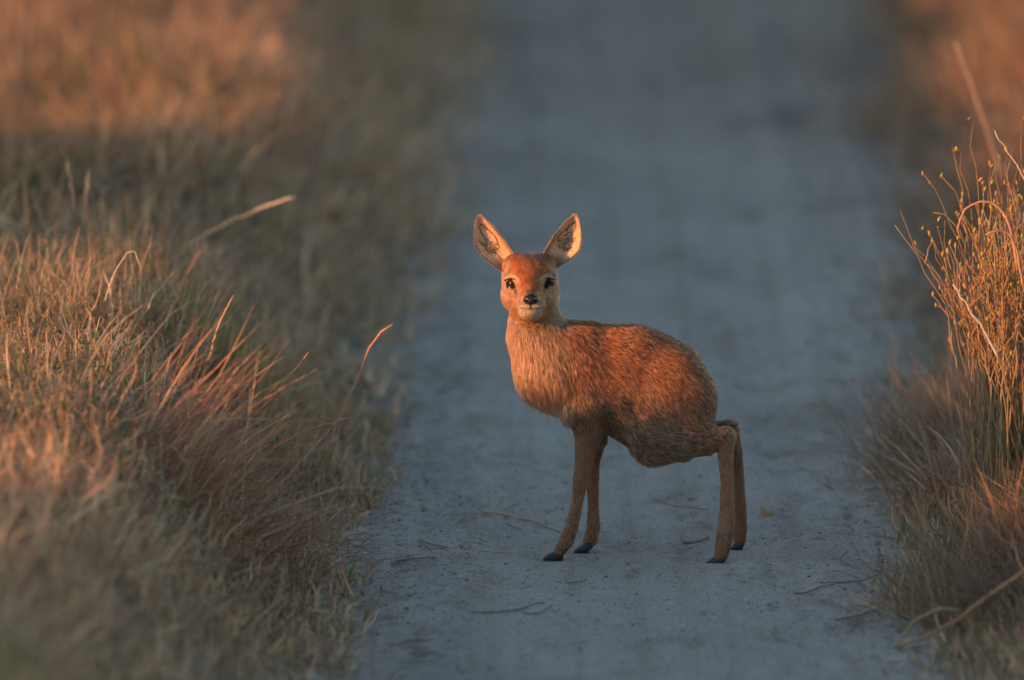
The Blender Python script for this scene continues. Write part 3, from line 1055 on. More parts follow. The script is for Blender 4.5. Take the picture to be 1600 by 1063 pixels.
for E in EARS:
    nt_, nu = 56, 34
    a = smooth_poly(resample(E['inner'], nt_)); b = smooth_poly(resample(E['outer'], nt_))
    t = np.linspace(0, 1, nt_)[:, None]; u = np.linspace(0, 1, nu)[None, :]
    ex = a[:, None, 0] * (1 - u) + b[:, None, 0] * u
    ey = a[:, None, 1] * (1 - u) + b[:, None, 1] * u
    wid = np.linalg.norm(a - b, axis=1)[:, None]
    prof = (1 - np.abs(2 * u - 1) ** 2.2)
    depth = 0.001 * (0.42 * wid * prof * (1 - 0.35 * t) - 12 * (1 - t) ** 2)      # cup goes away from the camera
    depth = depth + 0.001 * 8 * t
    base_d = -0.035 + 0.020
    def ear_pts(dd):
        return np.array([P(x, y, base_d + z) for x, y, z in zip(ex.ravel(), ey.ravel(), dd.ravel())])
    front = ear_pts(depth)
    back = ear_pts(depth + 0.0026 * (np.minimum(prof * 3, 1)) * np.minimum(1, (1 - t) * 8 + 0.25) + 0.0004)
    vid = np.arange(nt_ * nu).reshape(nt_, nu)
    q = np.stack([vid[:-1, :-1], vid[:-1, 1:], vid[1:, 1:], vid[1:, :-1]], -1).reshape(-1, 4)
    off = nt_ * nu
    qb = q[:, ::-1] + off
    rim = np.concatenate([vid[:, 0], vid[-1, 1:], vid[::-1, -1][1:], vid[0, ::-1][1:]])
    qr = np.stack([rim[:-1], rim[:-1] + off, rim[1:] + off, rim[1:]], 1)
    EV = np.concatenate([front, back])
    pxy = np.stack([ex.ravel(), ey.ravel()], 1)
    nn = fbm(pxy[:, 0] * 0.22, pxy[:, 1] * 0.22, 3.0, 3)
    cf = np.tile(np.array([0.60, 0.40, 0.27]), (off, 1)) * (1 + 0.15 * nn)[:, None]
    U = np.broadcast_to(u, (nt_, nu)).ravel(); Tt = np.broadcast_to(t, (nt_, nu)).ravel()
    dk = np.zeros(off)
    for ln in E['lines']:
        for k in range(len(ln) - 1):
            dk = np.maximum(dk, sstep(1.5, 0.5, seg_dist(pxy + 0.8 * nn[:, None], ln[k], ln[k + 1])))
    for bx, by, br in E['blobs']:
        dk = np.maximum(dk, sstep(br * 1.3, br * 0.6, np.hypot(pxy[:, 0] - bx, pxy[:, 1] - by) + nn))
    cf = mixc(cf, np.array([0.05, 0.028, 0.02]), dk * 0.9)
    # reddish fold on the inner edge, black outer rim
    cf = mixc(cf, np.array([0.32, 0.14, 0.06]), sstep(0.20, 0.05, U) * sstep(0.75, 0.35, Tt) * 0.9)
    cf = mixc(cf, np.array([0.05, 0.03, 0.02]), np.maximum(sstep(0.94, 0.97, U) * sstep(0.9, 0.5, Tt), sstep(0.05, 0.02, U) * sstep(0.3, 0.55, Tt)) * 0.85)
    cf = mixc(cf, np.array([0.16, 0.10, 0.07]), sstep(0.32, 0.12, Tt) * sstep(0.35, 0.6, U) * 0.8)
    cb = np.tile(np.array([0.30, 0.14, 0.07]), (off, 1))
    me = mesh_np('ear', EV, np.concatenate([q, qb, qr]), np.concatenate([cf, cb]))
    ear = add_obj('ear', me, M_EAR, fawn)
    # short hair: rim fringe, inner tufts, back
    FN, FT = vert_normals(EV, np.concatenate([q, qb]))
    sgn = 1.0 if (FN[:off] @ np.array([0, -1.0, 0])).mean() > 0 else -1.0
    hs = 5200
    r_ = rng.integers(0, off, hs)
    tgt = np.where(rng.random(hs) < 0.5, 0, off)
    vi = r_ + tgt
    pr = EV[vi] + rng.normal(0, 0.0006, (hs, 3)); pn = FN[vi] * sgn
    tipdir = (EV[vid[-1, nu // 2]] - EV[vid[0, nu // 2]]); tipdir /= np.linalg.norm(tipdir)
    outd = np.sign(U[r_] - 0.5)[:, None] * (front[vid[nt_ // 2, -1]] - front[vid[nt_ // 2, 0]])[None, :]
    outd /= np.linalg.norm(outd, axis=1, keepdims=True)
    d_ = tipdir + 0.5 * outd + rng.normal(0, 0.25, (hs, 3))
    d_ -= pn * (d_ * pn).sum(1, keepdims=True); d_ /= np.linalg.norm(d_, axis=1, keepdims=True)
    ll = rng.uniform(0.0018, 0.0042, hs)
    hp = np.stack([pr + (d_ * s_ + pn * 0.25 * s_) * ll[:, None] for s_ in (0, 0.5, 1)], 1)
    hr = np.full((hs, 1), 0.00022) * np.array([1, 0.8, 0.2])
    ht = np.where(tgt[:, None] == 0, cf[r_], cb[r_]) * rng.uniform(0.7, 1.15, (hs, 1))
    hair_obj('ear_fur', hp, hr, ht, M_FUR, ear)
    # longer curled hairs inside the cup: dark ones round the ear hole, pale ones along the edges
    kk = 170
    cen = np.array([b_[:2] for b_ in E['blobs']])
    q0 = cen[rng.integers(0, len(cen), kk)] + rng.normal(0, 5.5, (kk, 2))
    ni = np.array([np.argmin(((pxy - q_) ** 2).sum(1)) for q_ in q0])
    pale = rng.random(kk) < 0.6
    d2 = tipdir * rng.uniform(-0.3, 1.0, (kk, 1)) + (front[vid[nt_ // 2, -1]] - front[vid[nt_ // 2, 0]])[None, :] / 0.045 * rng.normal(0, 0.6, (kk, 1))
    d2 /= np.linalg.norm(d2, axis=1, keepdims=True)
    nn2 = FN[ni] * sgn
    l2 = rng.uniform(0.004, 0.010, kk)
    curl = np.cross(d2, nn2) * rng.normal(0, 0.5, (kk, 1))
    hp2 = np.stack([front[ni] + (d2 * s_ + nn2 * (0.45 * s_ - 0.35 * s_ * s_) + curl * s_ * s_) * l2[:, None] for s_ in (0, .25, .5, .75, 1)], 1)
    c2 = np.where(pale[:, None], np.array([[0.55, 0.38, 0.26]]), np.array([[0.035, 0.022, 0.018]]))
    hair_obj('ear_tuft', hp2, np.full((kk, 1), 0.00034) * np.array([1, 1, .9, .7, .2]), c2, M_FUR, ear)


# --- eyes, lashes, nose, hooves
def uv_ball(c, r, nu=28, nv=18, scale=(1, 1, 1), rot=np.eye(3)):
    th = np.linspace(0, math.pi, nv)[:, None]; ph = np.linspace(0, 2 * math.pi, nu, endpoint=False)[None, :]
    p = np.stack([np.sin(th) * np.cos(ph), np.sin(th) * np.sin(ph), np.cos(th) + 0 * ph], -1).reshape(-1, 3) * np.array(scale)
    p = (p @ rot) * r + c
    idx = np.arange(nu * nv).reshape(nv, nu)
    n1 = np.roll(idx, -1, 1)
    q = np.stack([idx[:-1], idx[1:], n1[1:], n1[:-1]], -1).reshape(-1, 4)
    return p, q


m_eye, t_, out_ = new_mat('eye_gloss')
b_ = t_.nodes.new('ShaderNodeBsdfPrincipled')
tcn = t_.nodes.new('ShaderNodeTexCoord'); nzn = t_.nodes.new('ShaderNodeTexNoise'); nzn.inputs['Scale'].default_value = 300
t_.links.new(tcn.outputs['Object'], nzn.inputs['Vector'])
rp = t_.nodes.new('ShaderNodeValToRGB'); rp.color_ramp.elements[0].color = (0.006, 0.004, 0.003, 1); rp.color_ramp.elements[1].color = (0.02, 0.012, 0.008, 1)
t_.links.new(nzn.outputs['Fac'], rp.inputs[0]); t_.links.new(rp.outputs[0], b_.inputs['Base Color'])
b_.inputs['Roughness'].default_value = 0.08; b_.inputs['Specular IOR Level'].default_value = 0.6
b_.inputs['Coat Weight'].default_value = 1.0; b_.inputs['Coat Roughness'].default_value = 0.03
t_.links.new(b_.outputs[0], out_.inputs[0])
for e in EYES:
    a_ = math.atan2(-np.sign(e[0]) * 0.42, 0.907)
    ER = np.array([[math.cos(a_), math.sin(a_), 0], [-math.sin(a_), math.cos(a_), 0], [0, 0, 1]]) @ HROT
    v, q = uv_ball(HP(e[0] * 0.97, e[1], e[2] + 0.8), EYE_R, scale=(0.64, 1.10, 0.95), rot=ER)
    eye = add_obj('eye', mesh_np('eye', v, q), m_eye, fawn)
    # upper lashes
    s = np.sign(e[0]); k = 46
    uu = np.linspace(-1, 1, k)
    a0 = np.array([HP(e[0] + 7.5 * x + s * 1.5, e[1] + 8.3 - 3.8 * x * x + s * x * 1.0, e[2] + 8.5 - 3.5 * abs(x) - s * x * 4) for x in uu])
    dirs = np.array([0.55 * HX * x + 0.35 * HYv + 0.8 * HZ + 0.5 * s * HX for x in uu])
    hp = np.stack([a0 + dirs * 0.0040 * f - HYv * 0.001 * f * f for f in (0, 0.5, 1)], 1)
    hair_obj('eyelash', hp, np.full((k, 1), 0.00045) * np.array([1, 0.8, 0.2]), np.full((k, 3), 0.015), M_FUR, eye)

M_NOSE = flat_mat('nose_leather', (0.008, 0.007, 0.0075), 0.22, 0.5, 0.4)
v, q = uv_ball(HP(1, -29.5, 68), 0.001, 30, 20, (11.2, 7.8, 9.5), HROT)
lx, ly, lz = head_local(v)
# broad rounded top, narrow base, two nostrils
ly2 = ly + 29.5
nar = 1 - 0.58 * sstep(3, -8, ly2)
v = v + HX * (0.001 * (lx - 1) * (nar - 1))[:, None]
lx, ly, lz = head_local(v)
for s in (-1, 1):
    dn = np.hypot((lx - 1 - s * 6.0) / 3.0, (ly + 30.5) / 1.9)
    v = v - HZ * (0.003 * sstep(1.4, 0.3, dn) * (lz > 68))[:, None]
add_obj('nose', mesh_np('nose', v, q), M_NOSE, fawn)

M_HOOF = flat_mat('hoof_horn', (0.022, 0.024, 0.028), 0.5, 0.35)


def make_hoof(back, tip, hh, ww):
    """two pointed toes from the pastern to the ground tip"""
    back = np.array(back); tip = np.array(tip)
    Vs, Qs, n0 = [], [], 0
    for s in (-1, 1):
        rings = []
        for t in np.linspace(0, 1, 8):
            c = back * (1 - t) + tip * t
            h_ = hh * (1 - t) ** 0.75 + 0.0015
            w_ = ww * (1 - 0.75 * t ** 1.6)
            yo = s * ww * 1.02 * (1 - 0.25 * t)
            ring = []
            for k in range(10):
                a = 2 * math.pi * k / 10
                zz = h_ * 0.5 * (1 + math.sin(a))
                ring.append((c[0], c[1] + yo + w_ * math.cos(a) * (0.8 + 0.2 * (zz < h_ * 0.5)), -0.0025 + zz))
            rings.append(ring)
        r = np.array(rings)
        idx = np.arange(80).reshape(8, 10); n1 = np.roll(idx, -1, 1)
        q_ = np.stack([idx[:-1], idx[1:], n1[1:], n1[:-1]], -1).reshape(-1, 4)
        r = r.reshape(-1, 3)
        cap = np.array([[0, 1, 2, 3], [0, 3, 4, 5], [0, 5, 6, 7], [0, 7, 8, 9], [70, 71, 72, 73], [70, 73, 74, 75], [70, 75, 76, 77], [70, 77, 78, 79]])
        Vs.append(r); Qs.append(np.concatenate([q_, cap]) + n0); n0 += len(r)
    return mesh_np('hoof', np.concatenate(Vs), np.concatenate(Qs))


for bk, tp, hh, ww in (((880, 873), (848, 873), 0.019, 0.0062), ((920, 861), (897, 862), 0.016, 0.0060),
                       ((1130, 881), (1102, 882), 0.019, 0.0068), ((1160, 857), (1141, 857), 0.016, 0.0060)):
    B_, T_ = G(*bk), G(*tp)
    add_obj('hoof', make_hoof(B_, (T_[0], B_[1], 0), hh, ww), M_HOOF, fawn)


# ------------------------------------------------------------------ stems, twigs, litter
def tube(pts, r0, r1, sides=6):
    pts = np.asarray(pts, float)
    k = len(pts)
    t = np.gradient(pts, axis=0); t /= np.linalg.norm(t, axis=1, keepdims=True) + 1e-12
    ref = np.array([0.31, -0.9, 0.29])
    a = np.cross(t, ref); a /= np.linalg.norm(a, axis=1, keepdims=True) + 1e-12
    b = np.cross(t, a)
    r = np.broadcast_to(np.linspace(r0, r1, k), (k,)) if np.isscalar(r0) else np.asarray(r0)
    ph = 2 * math.pi * np.arange(sides) / sides
    Vv = pts[:, None, :] + r[:, None, None] * (np.cos(ph)[None, :, None] * a[:, None, :] + np.sin(ph)[None, :, None] * b[:, None, :])
    idx = np.arange(k * sides).reshape(k, sides); n1 = np.roll(idx, -1, 1)
    Qq = np.stack([idx[:-1], n1[:-1], n1[1:], idx[1:]], -1).reshape(-1, 4)
    caps = []
    for row in (idx[0][::-1], idx[-1]):
        caps += [[row[0], row[1], row[2], row[3]], [row[0], row[3], row[4], row[5]]] if sides == 6 else [[row[0], row[1], row[2], row[3]]]
    return Vv.reshape(-1, 3), np.concatenate([Qq, np.array(caps)])


def spline(pts, n):
    pts = np.asarray(pts, float)
    if len(pts) == 2:
        t = np.linspace(0, 1, n)[:, None]
        return pts[0] * (1 - t) + pts[1] * t
    d = np.r_[0, np.cumsum(np.linalg.norm(np.diff(pts, axis=0), axis=1))]
    s_ = np.linspace(0, d[-1], n)
    q = np.stack([np.interp(s_, d, pts[:, k]) for k in range(pts.shape[1])], 1)
    for _ in range(2):
        q[1:-1] = 0.25 * q[:-2] + 0.5 * q[1:-1] + 0.25 * q[2:]
    return q


M_STALK = tint_mat('dry_stalk', 0.7, 0.15, 0.25, noise=0.4, nscale=150)


def stalk_mesh(name, pts, r0, r1, col, wob=0.0015, n=14, radii=None):
    q = spline(pts, n)
    q = q + rng.normal(0, wob, q.shape) * np.linspace(0.3, 1, n)[:, None]
    v, f = tube(q, r0 if radii is None else radii, r1, 6)
    return mesh_np(name, v, f, np.tile(np.array(col), (len(v), 1)) * rng.uniform(0.85, 1.15))


def rest(o, p):
    """give a single-mesh thing an origin at its own base"""
    p = Vector(p)
    o.data.transform(Matrix.Translation(-p)); o.location = p
    return o


def stalk(name, pts, r0, r1, col, label, cat, group=None, **kw):
    o = add_obj(name, stalk_mesh(name, pts, r0, r1, col, **kw), M_STALK)
    rest(o, pts[0])
    return tag(o, label, cat, group)


def pp(*a):
    return [P(*x) for x in a]


C_ST, C_RS, C_PALE_ST, C_TWIG = (0.40, 0.27, 0.16), (0.44, 0.22, 0.14), (0.52, 0.42, 0.31), (0.25, 0.19, 0.15)
GS = 'long dry stalks rising from the left grass'
stalk('grass_stalk', pp((505, 715, .3), (528, 655, .3), (560, 590, .29), (579, 538, .28), (583, 524, .28), (611, 506, .27)), .0022, .0016, C_RS,
      'tall reddish stalk with a bent tip leaning out over the edge of the sand', 'grass stalk', GS)
stalk('grass_stalk', pp((395, 655, .1), (440, 605, .08), (484, 549, .06)), .0022, .0014, C_RS,
      'short reddish stalk slanting up from the red tussock', 'grass stalk', GS)
stalk('grass_stalk', pp((430, 700, .0), (480, 672, -.02), (545, 655, -.04)), .0020, .0012, C_RS,
      'low reddish stalk lying nearly level at the edge of the left grass', 'grass stalk', GS)
stalk('grass_stalk', pp((165, 470, .35), (178, 425, .35), (207, 386, .35), (213, 396, .35), (222, 424, .35)), .0014, .0010, C_PALE_ST,
      'thin pale stalk snapped over into a hook above the left grass', 'grass stalk', GS)
stalk('grass_stalk', pp((325, 570, .2), (338, 520, .2), (352, 486, .2), (366, 462, .2)), .0030, .0014, C_ST,
      'broad straw coloured stalk upright in the middle of the left grass', 'grass stalk', GS)
stalk('seed_head', pp((290, 385, 1.5), (350, 350, 1.45), (395, 330, 1.4), (430, 318, 1.38), (463, 306, 1.36)), .0018, .0018, C_PALE_ST,
      'pale seed head on a long leaning stem against the dim far grass', 'seed head', radii=np.array([.0010] * 8 + [.0013, .0022, .0028, .0027, .0021, .0010]))
stalk('seed_head', pp((118, 330, 1.3), (110, 285, 1.3), (105, 250, 1.3)), .002, .002, C_PALE_ST,
      'small pale seed head at the far left, left one of a pair', 'seed head', 'pair of pale seed heads on the left', radii=np.array([.0008] * 9 + [.0012, .0018, .0018, .0013, .0008]))
stalk('seed_head', pp((132, 345, 1.3), (134, 300, 1.3), (138, 268, 1.3)), .002, .002, C_PALE_ST,
      'slightly thicker pale seed head at the far left, right one of a pair', 'seed head', 'pair of pale seed heads on the left', radii=np.array([.0008] * 7 + [.0012, .0022, .0027, .0027, .0022, .0013, .0008]))
stalk('grass_stalk', pp((1568, 280, 2.0), (1535, 180, 2.0), (1495, 65, 2.0)), .005, .003, (0.42, 0.24, 0.15),
      'blurred tall stalk leaning left behind the right verge', 'grass stalk')
GF = 'bent dry stalks in the near right corner'
stalk('grass_stalk', pp((1640, 868, -.95), (1560, 920, -.95), (1480, 980, -.96), (1400, 1014, -.97)), .0034, .0024, (0.38, 0.22, 0.11),
      'thick orange brown stalk bowing down onto the sand in the near right corner', 'grass stalk', GF)
stalk('grass_stalk', pp((1500, 955, -.93), (1465, 950, -.94), (1430, 970, -.95), (1398, 1012, -.97)), .003, .002, (0.45, 0.33, 0.20),
      'thin straw stalk arching over beside the thick bowed one', 'grass stalk', GF)

# red grass tussock leaning over the track edge
def tussock(name, base, n, spread, az0, az_s, lean0, lean_s, L0, L1, pal, label, wd=(0.0012, 0.0026), bend=0.5):
    b = np.array(base)
    x = b[0] + rng.normal(0, spread, n); y = b[1] + rng.normal(0, spread * 1.2, n)
    root = np.stack([x, y, terrain(x, y) - 0.004], 1)
    root[:, 2] += rng.uniform(0, 0.05, n)
    m_ = Acc()
    m_.add(*blades(root, rng.normal(az0, az_s, n), np.abs(rng.normal(lean0, lean_s, n)), rng.uniform(L0, L1, n), rng.uniform(*wd, n), rng.normal(bend, 0.35, n), pick(pal, n), 5, kink=0.06))
    o = empty(name, (b[0], b[1], float(terrain(b[0], b[1]))))
    tag(o, label, 'grass tussock')
    add_obj('grass_blade', m_.mesh('grass_blade'), M_GRASS, o, kind='stuff')
    return o


def gxy(px, py, h):
    q = G(px, py, h)
    return q[:2]


tussock('grass_tussock', gxy(270, 690, 0.26), 360, 0.055, 0.1, 0.5, 0.85, 0.3, 0.14, 0.30, np.vstack([RED * 1.15, STRAW[:2]]),
        'soft red grass tussock swept to the right in the left grass', (0.0014, 0.0032))
tussock('grass_tussock', gxy(400, 800, 0.13), 170, 0.045, 0.0, 0.45, 1.1, 0.25, 0.12, 0.24, np.vstack([RED * 0.8, STRAW[1:3]]),
        'darker low red tussock flopping onto the sand edge below the first', (0.0014, 0.003))
tussock('grass_tussock', gxy(1500, 720, 0.08), 420, 0.045, math.pi, 0.9, 0.8, 0.35, 0.06, 0.16, np.vstack([STRAW, GREY]),
        'spiky straw tussock poking over the right edge of the track', (0.0015, 0.003))
tussock('grass_tussock', gxy(350, 560, 0.22), 500, 0.06, 0.8, 1.2, 0.35, 0.3, 0.08, 0.17, np.vstack([GREEN, STRAW[:2]]),
        'greenish tuft at the crest of the left grass')
tussock('grass_tussock', gxy(80, 560, 0.24), 500, 0.07, 1.0, 1.5, 0.35, 0.3, 0.08, 0.18, np.vstack([GREEN[:1], STRAW]),
        'upright straw tuft near the left border of the view')

tussock('grass_tussock', gxy(1590, 740, 0.2), 900, 0.085, 1.9, 1.3, 0.6, 0.4, 0.08, 0.18, np.vstack([STRAW * 0.6, GREY * 0.7]),
        'thick straw tussock round the foot of the budding shrub', (0.001, 0.0024))
tussock('grass_tussock', gxy(1500, 620, 0.10), 500, 0.06, 2.4, 1.2, 0.5, 0.35, 0.06, 0.15, np.vstack([STRAW, GREY]),
        'low straw tussock at the sand edge behind the spiky one', (0.001, 0.0022))
tussock('grass_tussock', gxy(1530, 860, 0.12), 700, 0.07, 2.8, 1.1, 1.0, 0.35, 0.06, 0.15, np.vstack([STRAW * 0.6, GREY * 0.7]),
        'matted straw tussock sprawling down the near right verge', (0.001, 0.0024))
tussock('grass_tussock', gxy(1570, 520, 0.2), 600, 0.08, 2.4, 1.5, 0.5, 0.4, 0.08, 0.2, np.vstack([STRAW * 0.75, GREY * 0.8, GREEN[:1]]),
        'upright straw tussock among the upper stems of the shrub', (0.001, 0.0022))
tussock('grass_tussock', gxy(1510, 580, 0.18), 800, 0.08, 2.6, 1.6, 0.75, 0.45, 0.07, 0.19, np.vstack([STRAW * 0.65, GREY * 0.75]),
        'grey brown tangled tussock between the shrub and the sand', (0.001, 0.0026))
tussock('grass_tussock', gxy(1465, 660, 0.10), 500, 0.06, 2.8, 1.4, 0.9, 0.4, 0.05, 0.13, np.vstack([STRAW * 0.65, GREY * 0.75]),
        'small grey brown tussock lying on the right sand edge', (0.001, 0.0026))
# budding shrub on the right verge
SH = G(1575, 770, 0.12)
shrub = empty('budding_shrub', (SH[0], SH[1], float(terrain(SH[0], SH[1]))))
tag(shrub, 'thin stemmed shrub with yellow buds glowing on the right verge', 'shrub')
M_STEM = tint_mat('shrub_stem', 0.65, 0.1, 0.3, noise=0.35, nscale=120)
M_BUD = tint_mat('shrub_bud', 0.6, 0.3, 0.3, noise=0.25, nscale=300)
v, q = uv_ball(np.zeros(3), 1.0, 8, 6, (0.0020, 0.0020, 0.0048))
v = v * np.stack([1 - 0.35 * sstep(0, .005, v[:, 2]), 1 - 0.35 * sstep(0, .005, v[:, 2]), np.ones(len(v))], 1)
BUDS = []
for c in ((0.46, 0.31, 0.06), (0.46, 0.22, 0.06), (0.40, 0.33, 0.08)):
    me = mesh_np('bud', v, q, np.tile(np.array(c), (len(v), 1)))
    me.materials.append(M_BUD)
    BUDS.append(me)
TIPS = [((1515, 190), (1524, 300), (1545, 430)), ((1496, 231), (1510, 310), (1535, 420)), ((1438, 270), (1491, 339), (1530, 450)),
        ((1412, 332), (1422, 381), (1470, 440)), ((1399, 356), (1424, 388), (1480, 470)), ((1444, 359), (1475, 420), (1515, 500)),
        ((1466, 363), (1485, 430), (1525, 520)), ((1483, 381), (1500, 440), (1530, 530)), ((1498, 312), (1510, 390), (1540, 500)),
        ((1528, 320), (1535, 400), (1555, 510)), ((1547, 261), (1550, 360), (1565, 480)), ((1559, 248), (1562, 350), (1570, 480)),
        ((1567, 278), (1570, 360), (1578, 480)), ((1594, 253), (1588, 360), (1582, 480)), ((1598, 190), (1592, 300), (1588, 470)),
        ((1620, 230), (1608, 340), (1592, 480)), ((1455, 405), (1490, 480), (1540, 560)), ((1580, 320), (1580, 400), (1580, 500)),
        ((1536, 290), (1548, 380), (1562, 500)), ((1640, 300), (1618, 400), (1598, 520)), ((1505, 400), (1525, 470), (1555, 550)),
        ((1575, 225), (1572, 330), (1572, 470)), ((1610, 280), (1600, 380), (1590, 500)), ((1470, 450), (1505, 520), (1550, 590)),
        ((1586, 290), (1586, 380), (1584, 500)), ((1540, 345), (1552, 430), (1568, 540)), ((1555, 300), (1562, 400), (1572, 520)),
        ((1650, 250), (1625, 370), (1600, 500)), ((1525, 360), (1540, 440), (1562, 540))]
for t_ in list(TIPS):
    for q_ in range(2):
        jx, jy = rng.normal(22, 24), rng.uniform(5, 90)
        TIPS.append(((t_[0][0] + jx, t_[0][1] + jy), (t_[1][0] + jx * .8 + rng.normal(0, 8), t_[1][1] + jy * .6), (t_[2][0] + jx * .5, t_[2][1] + jy * .3)))
for tip, mid, low in TIPS:
    yb = 0.22 + rng.uniform(-0.05, 0.05)
    yt = yb + rng.uniform(-0.07, 0.10)
    bx = 1580 + rng.normal(0, 34)
    pts = [np.array([P(bx, 700, yb)[0], yb, float(terrain(SH[0], yb)) + 0.0]), P(low[0] * 0.85 + bx * 0.15, low[1] + 20, yb + 0.2 * (yt - yb)), P(*mid, yb + 0.7 * (yt - yb)), P(*tip, yt)]
    st = add_obj('stem', stalk_mesh('stem', pts, .0014, .0005, ((0.24, 0.13, 0.07), (0.27, 0.19, 0.08), (0.33, 0.23, 0.13))[int(rng.integers(3))], wob=0.0034, n=18), M_STEM, shrub)
    qs = spline(pts, 24)
    for k in range(rng.integers(0, 4)):
        i = 23 if k == 0 else int(rng.integers(11, 23))
        if k and tip[1] > 380:
            continue
        b = bpy.data.objects.new('bud', BUDS[int(rng.integers(3))])
        COL.objects.link(b)
        b.parent = st
        b.location = Vector(qs[i] + rng.normal(0, 0.0022, 3) + np.array([0, 0, .003]))
        b.rotation_euler = (rng.normal(0, .4), rng.normal(0, .4), 0)
        b.scale = [float(rng.uniform(0.65, 1.25))] * 3
    # side twigs
    for k in range(3):
        i = int(rng.integers(12, 20))
        dv = np.array([rng.normal(0, .5), rng.normal(0, .3), 1.0]); dv /= np.linalg.norm(dv)
        e_ = qs[i] + dv * rng.uniform(.03, .07)
        tw = stalk_mesh('twig', [qs[i], (qs[i] + e_) / 2 + rng.normal(0, .003, 3), e_], .0011, .0006, (0.32, 0.17, 0.09), wob=0.001, n=6)
        tw = add_obj('twig', tw, M_STEM, st)
        if rng.random() < 0.8:
            b = bpy.data.objects.new('bud', BUDS[int(rng.integers(3))]); COL.objects.link(b); b.parent = st
            b.location = Vector(e_); b.scale = [float(rng.uniform(0.6, 1.1))] * 3
GR = 'dead stalks among the budding shrub'
stalk('dead_stalk', pp((1560, 560, .1), (1540, 518, .1), (1510, 478, .1), (1491, 446, .1)), .0024, .0013, (0.50, 0.42, 0.36), 'pale grey dead stalk in front of the budding shrub', 'dead stalk', GR)
stalk('dead_stalk', pp((1590, 420, .15), (1579, 346, .15), (1560, 318, .15), (1535, 310, .15), (1510, 318, .15), (1494, 345, .15), (1500, 375, .15)), .0026, .0016, (0.34, 0.19, 0.12), 'brown stalk curling over in a wide hoop among the yellow buds', 'dead stalk', GR)
stalk('dead_stalk', pp((1600, 450, .12), (1588, 385, .12), (1574, 360, .12), (1555, 356, .12), (1540, 368, .12)), .0026, .0016, (0.38, 0.20, 0.13), 'smaller brown stalk curling below the hoop in the shrub', 'dead stalk', GR)
stalk('dead_stalk', pp((1640, 345, .2), (1598, 273, .2), (1554, 207, .2)), .0011, .0008, (0.55, 0.42, 0.30), 'straight thin pale stalk leaning left out of the shrub top', 'dead stalk', GR)

# loose litter on the sand
GT = 'loose straws and twigs on the sandy track'


def gg(z, *a):
    out = []
    for x in a:
        q = G(x[0], x[1], 0.0)
        zz = float(terrain(q[0], q[1]))
        q = G(x[0], x[1], zz + z)
        out.append(q)
    return out


def lay(pts, r, n=16):
    q = spline(pts, n)
    z = terrain(q[:, 0], q[:, 1])
    top = np.maximum.reduce([z, np.r_[z[1:], z[-1:]], np.r_[z[:1], z[:-1]]])
    lin = np.polyval(np.polyfit(np.arange(n), top, 1), np.arange(n))
    z2 = np.maximum(top * 0.35 + lin * 0.65, z - r * 0.4)
    for _ in range(3):
        z2[1:-1] = 0.25 * z2[:-2] + 0.5 * z2[1:-1] + 0.25 * z2[2:]
    return np.stack([q[:, 0], q[:, 1], z2 + r * (0.25 if r > 0.00165 and r < 0.00185 else 0.6) + 0.0004], 1)


